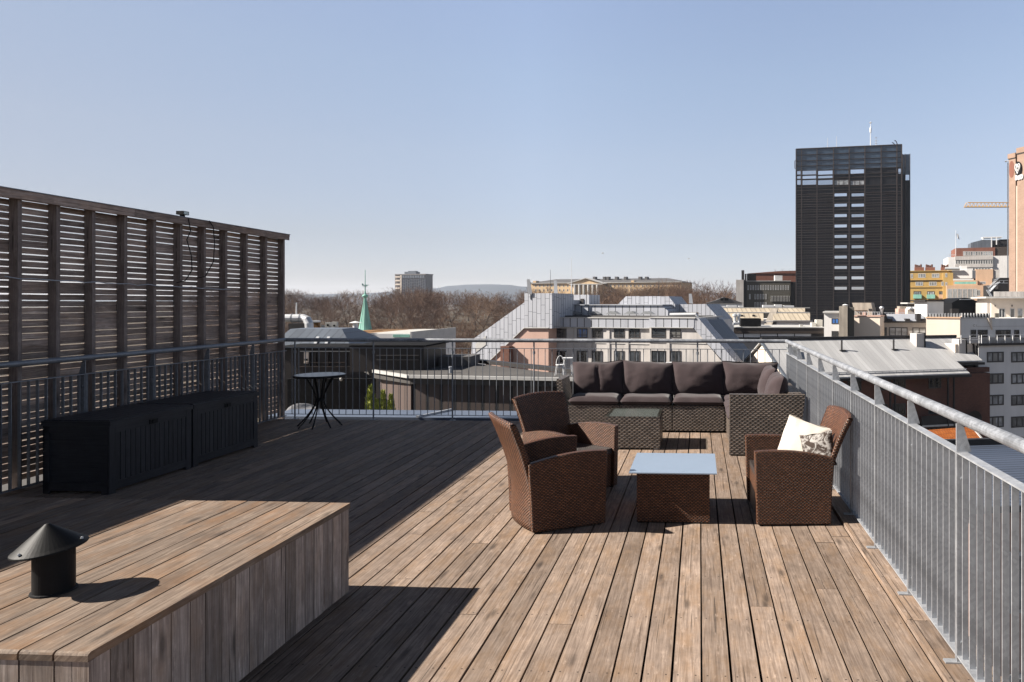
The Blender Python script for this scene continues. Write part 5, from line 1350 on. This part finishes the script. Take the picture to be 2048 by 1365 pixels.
part(T, "side_wall", M['greywall'], lambda b: F.box(b, 1974.5, 1981.8, 606, None, .6, 9))
part(T, "terrace_parapet", M['wframe'], lambda b: (F.box(b, 1991, 2090, 643, 647.4, -3.2, -3.0),))
part(T, "planters", M['olive'], lambda b: (F.box(b, 1991, 1998, 627, 643, -3, -2.4), F.box(b, 2036, 2044, 632, 643, -2.8, -2.2), F.box(b, 1993, 2046, 640, 643, -2.9, -2.5)))
part(T, "wall_lamp", M['steeldark'], lambda b: (F.box(b, 1989.5, 1991, 610.5, 613.5, -.2, 0), F.box(b, 2023.5, 2025, 610, 614, -.2, 0)))
part(T, "roof_screen", M['concrete'], lambda b: [F.box(b, q, q + 11.4, 583.5, 593.4, 2, 2.2) for q in range(1988, 2090, 12)])
F, T = bld("roof_stair", "dark steel escape stair on the roof left of the brick tower", 1975, 150, 8)
part(T, "core", M['steeldark'], lambda b: (F.box(b, 1975, 1988, 571, None, 3, 6), F.box(b, 1996, 2018, 556, 592, 4, 8), F.box(b, 1985, 2018, 575, None, 6, 9)))
def flights(b):
    for (a, y0, c, y1) in ((1979, 585, 1998, 566), (1984, 593, 1976, 580), (1990, 570, 2000, 565)):
        p, q = (F.u(a), 0, F.z(a, y0)), (F.u(c), 0, F.z(c, y1))
        for oy in (0, 1.0): b.tube([(p[0], oy, p[2]), (q[0], oy, q[2])], .16, 5); b.tube([(p[0], oy, p[2] + 1), (q[0], oy, q[2] + 1)], .07, 5)
    F.box(b, 1998, 2016, 566, 567, 0, 1.2); F.box(b, 1998, 2016, 561, 561.8, 0, .1); F.box(b, 1998, 1999, 561, 567, 0, .1); F.box(b, 2007, 2008, 561, 567, 0, .1)
part(T, "stair_flight", M['galv'], flights)
F, T = bld("roof_hut", "grey white roof hut with a flat dark cap before the yellow house", 1853, 125, -12)
part(T, "wall", M['whitewall'], lambda b: F.box(b, 1854, 1887, 603.5, None, 0, 4))
part(T, "cap", M['steeldark'], lambda b: F.box(b, 1850, 1889, 600.3, 603.3, -.5, 4.3))
F, T = bld("vaulted_hall", "row of small pale roof vaults below the yellow house", 1815, 150, 4)
part(T, "wall", M['cream'], lambda b: (F.box(b, 1815, 1978, 619, None, .3, 8), F.box(b, 1915, 1976, 614, 628, -6, -4)))
part(T, "roof_slab", M['trim'], lambda b: F.box(b, 1815, 1985, 605.5, 608.2, 8.0, 14))
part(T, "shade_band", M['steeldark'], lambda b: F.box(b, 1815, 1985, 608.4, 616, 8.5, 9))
def vaults(b):
    for q in range(1818, 1955, 9):
        u0 = F.u(q); r_ = (F.u(q + 8.4) - u0) / 2; z0 = F.z(q, 619)
        b.prism([(u0 + r_ - r_ * math.cos(math.pi * i / 8), -.4, z0 + r_ * 1.1 * math.sin(math.pi * i / 8)) for i in range(9)], (0, 6, 0))
part(T, "vault", M['white'], vaults)
F, T = bld("arched_canopy", "black arched glass canopy on the roofs left of the white penthouse", 1905, 140, 0)
def arch(b, x0, x1, y0, y1, w0, w1):
    n = 12; P = [(F.u(x0 + (x1 - x0) * i / n), w0, F.z((x0 + x1) / 2, y1) + (F.z((x0 + x1) / 2, y0) - F.z((x0 + x1) / 2, y1)) * math.sin(math.pi * i / n)) for i in range(n + 1)]
    b.prism([(P[0][0], w0, 18)] + P + [(P[-1][0], w0, 18)], (0, w1 - w0, 0))
part(T, "vault", M['black'], lambda b: (arch(b, 1904, 1958, 596, 606, 0, 8), arch(b, 1950, 1976, 602, 614, -3, 4)))
part(T, "ridge_light", M['pipe'], lambda b: F.box(b, 1920, 1948, 598.8, 600, -.3, -.02))
machine("roof_unit", "dark rounded roof machine in front of the pale vaults", 1902, 1916, 618, 628, 118, M['steeldark'])

# ---------------------------------------------------------------- brick house with big metal roof
F = Fac(1575, 74, -15); T = F.thing("brick_house", "red brown brick house with a wide weathered metal roof and balconies behind the right railing", "building")
ze, zr_ = -6.4 - ZG, -2.75 - ZG
L1, L2 = 23.0, 26.8
part(T, "wall", M['brick'], lambda b: (b.box(.5, L2 + .6, 1.6, 12.6, 0, ze - .3), b.box(L1 + .3, L2 + 1.4, 2.6, 11.5, ze - .29, ze + .3)))
part(T, "gable_wall", M['cream'], lambda b: b.prism([(.25, .4, 0), (.25, 13.6, 0), (.25, 13.6, ze), (.25, 7, zr_ - .15), (.25, .4, ze)], (.24, 0, 0)))
def roof(b):
    e = .14
    for (a, c, y0) in ((-.1, L1, -.3), (L1 + .001, L2, 2.1)):
        zz = ze + (y0 + .3) / 7.3 * (zr_ - ze)
        b.prism([(a, y0, zz - e), (c, y0, zz - e), (c, 7, zr_), (a, 7, zr_)], (0, 0, e))
    b.prism([(-.1, 14.3, ze - e), (L2, 14.3, ze - e), (L2, 7.002, zr_), (-.1, 7.002, zr_)], (0, 0, e))
part(T, "roof", M['metalroof'], roof)
part(T, "ridge_cap", M['steeldark'], lambda b: b.box(-.1, L2, 6.8, 7.25, zr_ + .12, zr_ + .42))
part(T, "gutter", M['steeldark'], lambda b: (b.box(-.2, L1 + .05, -.55, -.31, ze - .42, ze - .12), b.box(L1 + .1, L2 + .1, 1.85, 2.09, ze + .7, ze + 1.0), b.box(-.2, L1, -.3, 1.58, ze - .45, ze - .32)))
part(T, "snow_guard", M['galv'], lambda b: (b.tube([(0, .15, ze + .45), (L1 - .1, .15, ze + .45)], .05, 5), b.tube([(0, .15, ze + .3), (L1 - .1, .15, ze + .3)], .04, 5), [b.box(q, q + .05, .1, .2, ze + .1, ze + .48) for q in [k * .9 for k in range(26)]]))
part(T, "verge", M['bluegrey'], lambda b: b.prism([(-.35, -.35, ze - .25), (-.35, 7, zr_ - .05), (-.35, 7, zr_ + .22), (-.35, -.35, ze + .05)], (.24, 0, 0)))
def onroof(u, y): return zr_ + (7 - y) / 7.3 * (ze - zr_)
for u_, y_, w_ in ((19.6, 5.0, 1.1), (24.6, 3.6, 1.0)):
    part(T, "chimney", M['concrete'], lambda b: b.box(u_, u_ + w_, y_, y_ + 1.3, onroof(u_, y_) - .3, onroof(u_, y_) + 1.75))
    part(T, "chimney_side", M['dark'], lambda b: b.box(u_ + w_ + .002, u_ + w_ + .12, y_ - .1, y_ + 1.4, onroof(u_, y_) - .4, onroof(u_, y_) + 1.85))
for u_ in (9.2, 16.2): part(T, "roof_vent", M['steeldark'], lambda b: (b.tube([(u_, 4.7, onroof(u_, 4.7)), (u_, 4.7, onroof(u_, 4.7) + 1.25)], .11, 8), b.box(u_ - .35, u_ + .35, 4.3, 5.1, onroof(u_, 4.7), onroof(u_, 4.7) + .12)))
part(T, "roof_hatch", M['panelit'], lambda b: b.prism([(2.0, 3.1, onroof(0, 3.1) + .15), (3.3, 3.1, onroof(0, 3.1) + .15), (3.3, 4.6, onroof(0, 4.6) + .5), (2.0, 4.6, onroof(0, 4.6) + .5)], (0, 0, .12)))
for k in range(5):
    zf = ze - 1.9 - 3.0 * k
    for u_ in (2.2, 5.2, 8.2, 11.6, 14.0, 18.8): 
        o = part(T, "window", M['wframe'], lambda b: (b.box(u_, u_ + 1.7, 1.52, 1.60, zf, zf + .1), b.box(u_, u_ + 1.7, 1.52, 1.6, zf + 1.3, zf + 1.4), b.box(u_, u_ + .1, 1.52, 1.6, zf + .1, zf + 1.3), b.box(u_ + 1.6, u_ + 1.7, 1.52, 1.6, zf + .1, zf + 1.3), b.box(u_ + .8, u_ + .9, 1.52, 1.6, zf + .1, zf + 1.3)))
        part(o, "pane", M['pane'], lambda b: b.box(u_ + .02, u_ + 1.68, 1.56, 1.58, zf + .02, zf + 1.38))
    if k: 
        for a, c in ((4.5, 13.4), (16.8, 23.4)):
            part(T, "balcony", M['steeldark'], lambda b: (b.box(a, c, .1, 1.55, zf - 1.1, zf - .95), b.box(a, c, .08, .12, zf - .94, zf + .05), b.box(a, c, .0, .09, zf - 1.12, zf - 1.0)))
            part(T, "balcony_edge", M['trim'], lambda b: b.box(a, c, -.03, .06, zf - 1.2, zf - .99))
for u_ in (6.5, 12.6, 13.2, 20.2, 21.0): part(T, "post", M['steeldark'], lambda b: b.box(u_, u_ + .16, -.05, .11, 0, ze - .46))
D_ = F.thing("satellite_dish", "dark round satellite dish on the brick wall under the eaves", "dish")
dz = ze - 5.6
part(D_, "dish", M['steeldark'], lambda b: b.lathe([(0, -.05), (.5, .02), (.95, .22), (.98, .22), (.5, -.02), (0, -.09)], 24, c=(24.6, 1.0, dz), tilt=Matrix.Rotation(R(90), 3, 'X')))
part(D_, "arm", M['steeldark'], lambda b: (b.tube([(24.6, 1.02, dz), (24.6, 1.6, dz)], .06, 6), b.tube([(24.6, .9, dz - .7), (24.6, .2, dz - .1)], .03, 5)))

# ---------------------------------------------------------------- white apartment block
F = Fac(1957, 84, -15); T = F.thing("apartment_block", "pale grey apartment block with roof terrace and rows of dark framed windows", "building")
part(T, "wall", M['whitewall'], lambda b: F.box(b, 1957, 2140, 691, None, 0, 12, 2000))
part(T, "corner_edge", M['steeldark'], lambda b: b.box(-.35, -.01, .1, 12, 0, F.z(1957, 691)))
part(T, "roof_edge", M['steeldark'], lambda b: b.box(-.4, 16, -.5, 12, F.z(2000, 690.5), F.z(2000, 686.2)))
part(T, "terrace_glass", M['panelit'], lambda b: b.box(.2, 16, -.3, -.26, F.z(2000, 686), F.z(2000, 676)))
part(T, "terrace_rail", M['white'], lambda b: ([b.box(q, q + .07, -.4, -.33, F.z(2000, 686), F.z(2000, 670)) for q in [.1 + 1.15 * k for k in range(14)]], b.box(.1, 16, -.42, -.34, F.z(2000, 670.5), F.z(2000, 669.6)), [b.box(-2.6, .05, -.1, -.04, F.z(2000, y + .7), F.z(2000, y)) for y in (669.3, 674, 678.5)], [b.box(q, q + .08, -.1, -.03, F.z(2000, 686), F.z(2000, 669.3)) for q in (-2.6, -1.3, 0)]))
part(T, "terrace_step", M['cream'], lambda b: b.box(-2.9, -.36, 0.6, 4, F.z(2000, 716), F.z(2000, 688)))
for y0, y1 in ((704, 725), (747, 768), (790, 811), (833, 855), (877, 899), (920, 942), (963, 985)):
    for q in (1973.5, 2022, 2070): win(T, F, q, q + 33.5, y0, y1, 0, M['panelit'], None, 2, .17)

# ---------------------------------------------------------------- close below the right railing
M['corr'] = seams('blue corrugated roof', (.085, .105, .15), .22, .08, (.03, .037, .05), .45, .2, .08, 0, .5)
M['tile'] = bricks('orange clay tile', (.55, .17, .04), (.44, .125, .03), (.18, .055, .02), .25, .3, .15)
T = thing("shed_roof_house", "low pink house with a blue corrugated roof seen through the right railing", "building", (7.4, 16.6, ZG), R(8), None, False)
part(T, "wall", M['pink'], lambda b: b.box(.1, 16, 0, 4.9, 0, 20.7))
t_ = M['corr']
def croof(b):
    b.face([(-.2, -.3, 20.9), (16, -.3, 20.9), (16, 5.2, 21.15), (-.2, 5.2, 21.15)], uv=[(0, 0), (0, 16), (5.5, 16), (5.5, 0)])
    b.prism([(-.2, -.3, 20.75), (16, -.3, 20.75), (16, 5.2, 21.0), (-.2, 5.2, 21.0)], (0, 0, .14))
part(T, "roof", M['corr'], croof)
part(T, "roof_edge", M['steeldark'], lambda b: (b.box(-.35, 16, 5.21, 5.4, 20.7, 21.35), b.box(-.35, -.21, -.35, 5.2, 20.7, 21.1)))
for k in range(3):
    for zz in (18.2, 15.2, 12.2):
        o = part(T, "window", M['wframelight'], lambda b: b.box(1.0 + k * 4.4, 2.8 + k * 4.4, -.06, -.003, zz, zz + 1.5))
        part(o, "pane", M['panelit'], lambda b: b.box(1.1 + k * 4.4, 2.7 + k * 4.4, -.09, -.062, zz + .1, zz + 1.4))
F = Fac(1918, 50, -20, -23.2); T = F.thing("tiled_roof_house", "house with an orange clay tile roof peeping over the right railing", "building")
part(T, "wall", M['cream'], lambda b: b.box(.2, 4.2, .3, 6, 0, 12.2))
part(T, "roof", M['tile'], lambda b: (b.prism([(-.2, -.1, 12.2), (4.4, -.1, 12.2), (4.4, 3.4, 14.9), (-.2, 3.4, 14.9)], (0, 0, .18)), b.prism([(-.2, 6.6, 12.2), (4.4, 6.6, 12.2), (4.4, 3.402, 14.9), (-.2, 3.402, 14.9)], (0, 0, .18))))
part(T, "verge", M['trim'], lambda b: b.prism([(4.41, -.2, 12.1), (4.41, 3.4, 14.85), (4.41, 3.4, 15.15), (4.41, -.2, 12.45)], (.15, 0, 0)))
# ---------------------------------------------------------------- terrain, hill
def smooth(a, b, x):
    t = max(0, min(1, (x - a) / (b - a))); return t * t * (3 - 2 * t)
def hgt(x, y):
    h = -24 + 15.0 * smooth(105, 400, y) * (1 - .6 * smooth(60, 160, x))
    return h + 1.2 * noise.noise(Vector((x * .01, y * .01, 3))) * smooth(120, 260, y)
b = MB()
ysr = [-400, -150, -40, 20, 60, 90, 110, 140, 175, 210, 250, 300, 350, 400, 480, 600, 900, 1500, 3000, 6500]
xsr = [-6000, -2500, -1200, -600, -350, -220, -140, -90, -50, -20, 10, 40, 70, 110, 160, 240, 400, 800, 2000, 6000]
t = NT('town ground'); nz = t.noise(t.objco(), .05, 5)
M['ground'] = t.out(t.ramp(nz, [(.35, (.075, .062, .048)), (.6, (.11, .09, .065))]), .95, 0, .1)
for i in range(len(xsr) - 1):
    for j in range(len(ysr) - 1):
        q = [(xsr[i], ysr[j]), (xsr[i + 1], ysr[j]), (xsr[i + 1], ysr[j + 1]), (xsr[i], ysr[j + 1])]
        b.face([(x, y, hgt(x, y)) for x, y in q])
tag(b.build("ground", M['ground'], weld=True), kind="structure")
M['hill'] = plain('forested hill', (.030, .045, .062), .95, 0, .3, .01)
b = MB(); HD = 4200
prof = [(-600, 596), (200, 594), (500, 592), (700, 588), (830, 582), (870, 577), (900, 572), (940, 569.5), (980, 569), (1015, 570), (1045, 573.5), (1100, 580), (1180, 584), (1300, 586), (1420, 586), (1560, 588), (1800, 590), (2300, 594)]
for i in range(len(prof) - 1):
    (a, y0), (c, y1) = prof[i], prof[i + 1]
    n = 6
    for k in range(n):
        p0, p1 = a + (c - a) * k / n, a + (c - a) * (k + 1) / n
        def yy(p):
            f = (p - a) / (c - a); f = f * f * (3 - 2 * f); return y0 + (y1 - y0) * f
        A, C = Vector((wx(p0, HD), HD, wz(yy(p0), HD))), Vector((wx(p1, HD), HD, wz(yy(p1), HD)))
        a0, c0 = Vector((wx(p0, HD) * .86, HD - 900, -20)), Vector((wx(p1, HD) * .86, HD - 900, -20))
        a1, c1 = Vector((A.x * 1.2, HD + 1200, -20)), Vector((C.x * 1.2, HD + 1200, -20))
        am, cm = a0.lerp(A, .6) + Vector((0, 0, 10 * noise.noise(Vector((p0 * .02, 0, 0))))), c0.lerp(C, .6) + Vector((0, 0, 10 * noise.noise(Vector((p1 * .02, 0, 0)))))
        b.face([a0, c0, cm, am]); b.face([am, cm, C, A]); b.face([A, C, c1, a1])
b.smooth = True
tag(b.build("hill", M['hill'], weld=True), kind="structure")

# ---------------------------------------------------------------- bare trees of the park
t = NT('bare twigs'); r = t.attr(); orr = t.objrand()
c = t.ramp(r, [(0, (.115, .070, .048)), (.5, (.185, .115, .080)), (1, (.27, .175, .125))])
v = t.mr(orr, 0, 1, .55, 1.35)
hs = t.node("ShaderNodeHueSaturation"); t.put(hs.inputs["Color"], c); t.put(hs.inputs["Hue"], t.mr(orr, 0, 1, .49, .51)); t.put(hs.inputs["Value"], v)
M['twig'] = t.out(hs.outputs[0], .9, 0, .1)
M['trunk'] = plain('dark bark', (.060, .046, .038), .95, 0, .2, 1)
def make_tree(seed, H, spread, twig_w=.042, upright=.5):
    rg = random.Random(seed)
    tr = MB(); cr = MB()
    def rdir(d, ang):
        o = d.orthogonal().normalized(); o.rotate(Matrix.Rotation(rg.random() * 6.283, 3, d))
        return (d * math.cos(ang) + o * math.sin(ang)).normalized()
    def twigs(p, d, n, L):
        for i in range(n):
            e = rdir(d, rg.uniform(.2, .95)); e.z += .25 * upright; e.normalize()
            l = L * rg.uniform(.6, 1.3); s_ = e.orthogonal().normalized(); s_.rotate(Matrix.Rotation(rg.random() * 6.283, 3, e)); s_ *= twig_w * rg.uniform(.6, 1.2) / 2
            q = p + d * rg.uniform(-.3, .3); cr.r = rg.random()
            mid = q + e * l * .5 + Vector((0, 0, .1 * l)) * upright
            cr.face([q - s_, q + s_, mid + s_ * .7, mid - s_ * .7]); cr.face([mid - s_ * .7, mid + s_ * .7, q + e * l + Vector((0, 0, .25 * l)) * upright])
    def grow(p, d, L, rad, lev):
        bend = rdir(d, .15); q = p + (d + bend) * .5 * L; e = q + (bend + Vector((0, 0, .12 * upright))).normalized() * L * .5
        (tr if lev < 2 else cr).tube([p, q, e], [rad, rad * .75, rad * .5], 5 if lev < 2 else 3, False)
        if lev == 4:
            twigs(e, d, 9, H * .085); twigs(q, d, 6, H * .075); return
        n = (7, 5, 4, 3)[lev]
        for i in range(n):
            s0 = e if i < n - 2 or lev == 0 else p + (e - p) * rg.uniform(.45, .9)
            ang = rg.uniform(.25, .85) * spread if lev else rg.uniform(.25, .95) * spread
            dd = rdir((e - p).normalized(), ang)
            if dd.z < -.05: dd.z *= -.3
            grow(s0, dd.normalized(), L * rg.uniform(.62, .85) if lev else H * rg.uniform(.24, .32), rad * rg.uniform(.36, .52), lev + 1)
    grow(Vector((0, 0, 0)), Vector((rg.uniform(-.05, .05), rg.uniform(-.05, .05), 1)).normalized(), H * .2, H * .022, 0)
    return tr, cr
protos = []
for k, (H, sp_) in enumerate(((16, .95), (15, 1.1), (17, .8), (14, 1.2), (16, 1.0), (18, .9))):
    tr, cr = make_tree(100 + k, H, sp_)
    lo = max(v[2] for v in cr.v)
    T = thing("bare_tree", None, None, (0, 0, 0), 0, None, False)
    tr.build("trunk", M['trunk'], T); cr.build("crown", M['twig'], T)
    protos.append((T, lo))
used = set()
def plant(k, x, y, top=None, label="leafless brown tree massed with others in the bare park wood", group="bare trees of the park wood", s=1.0, rz=None):
    T, hh = protos[k]; s = s * 17.2 / hh
    if k in used: T = copy_tree(T)
    used.add(k)
    z = hgt(x, y) - .3
    if top is not None: s = (top - z) / hh
    T.location = (x, y, z); T.scale = (s * random.uniform(.95, 1.15),) * 2 + (s,); T.rotation_euler.z = random.random() * 6.28 if rz is None else rz
    tag(T, label, "tree", group)
    return T
rg = random.Random(5)
def canopy(px, d):
    """photo row reached by the wood's outline at a column, for the far rows"""
    return 577 + 5 * math.sin(px * .021) + 3 * math.sin(px * .05 + 1)
rows = [122, 131, 141, 152, 165, 180, 197, 216, 238, 263, 292, 325, 365, 410]
cnt = 0
for ri, d in enumerate(rows):
    step = 9.2 + ri * .55
    x = wx(470 if d < 170 else 380, d) + rg.uniform(0, step)
    xe = wx(1075, d) if d < 230 else wx(1490, d)
    while x < xe:
        xx, yy = x + rg.uniform(-2.5, 2.5), d + rg.uniform(-4, 4)
        px = PPX + xx / yy * FPX
        if not (1062 < px < 1300 and yy > 400):
            top = None
            if d >= 290: top = wz(canopy(px, d) + rg.uniform(-4, 5), yy)
            if 1130 < px < 1210 and d > 250: top = wz(584 + rg.uniform(-3, 5), yy)
            plant(rg.randrange(6), xx, yy, top, s=rg.uniform(.85, 1.12)); cnt += 1
        x += step * rg.uniform(.8, 1.2)
# trees one can tell apart
plant(1, wx(815, 250), 250, wz(573, 250), "broad rounded bare tree standing out below the far tower block", None)
plant(3, wx(1395, 330), 330, wz(553, 330), "tall dark bare tree right of the palace with a ragged top", None)
plant(5, wx(1430, 340), 340, wz(556, 340), "bare tree between the ragged topped tree and the grey office", None)
plant(0, wx(1330, 420), 420, wz(551, 420), "tall bare tree in front of the right end of the palace", None)
plant(2, wx(1360, 400), 400, wz(556, 400), "slim bare tree just right of the palace's right end", None)
plant(1, wx(1549, 330), 330, wz(535, 330), "rounded bare tree top showing above the red brown building", None)
for k in range(12):
    px = 1215 + k * 12 + rg.uniform(-3, 3); plant(rg.randrange(6), wx(px, 405), 405 + rg.uniform(-10, 10), wz(566 - (k > 7) * 4 + rg.uniform(-5, 4), 405), "bare tree in the row screening the right half of the palace front", "bare trees screening the palace")
for k, T in enumerate(protos):
    if k not in used: plant(k, wx(700, 300), 300)
print("trees", cnt)

# ---------------------------------------------------------------- gulls
for px, py, d, lb in ((1205.5, 507.5, 160, "white gull in the sky above the palace"), (1377.5, 518.5, 190, "smaller gull in the sky left of the black tower")):
    T = thing("gull", lb, "bird", (wx(px, d), d, wz(py, d)), R(40), None, False)
    part(T, "body", M['white'], lambda b: b.tube([(-.28, 0, 0), (-.15, 0, .01), (0, 0, .02), (.14, 0, .03), (.22, 0, .04)], [.015, .055, .075, .055, .02], 8))
    for s_ in (-1, 1): part(T, "wing", M['acgrey'], lambda b: b.prism([(.10, s_ * .05, .03), (.12, s_ * .30, .22), (-.02, s_ * .66, .20), (-.10, s_ * .30, .18), (-.12, s_ * .05, .03)], (0, 0, .012)))

# ---------------------------------------------------------------- air
hz = MB(); hz.box(-5500, 5500, -450, 6200, -60, 150)
t = NT('thin haze'); t.t.nodes.remove(t.b)
pv = t.node("ShaderNodeVolumePrincipled"); pv.inputs["Color"].default_value = (.80, .87, 1, 1); pv.inputs["Density"].default_value = .000075; pv.inputs["Anisotropy"].default_value = .2
t.t.links.new(pv.outputs[0], t.t.nodes["Material Output"].inputs["Volume"])
tag(hz.build("haze", t.m), kind="stuff")
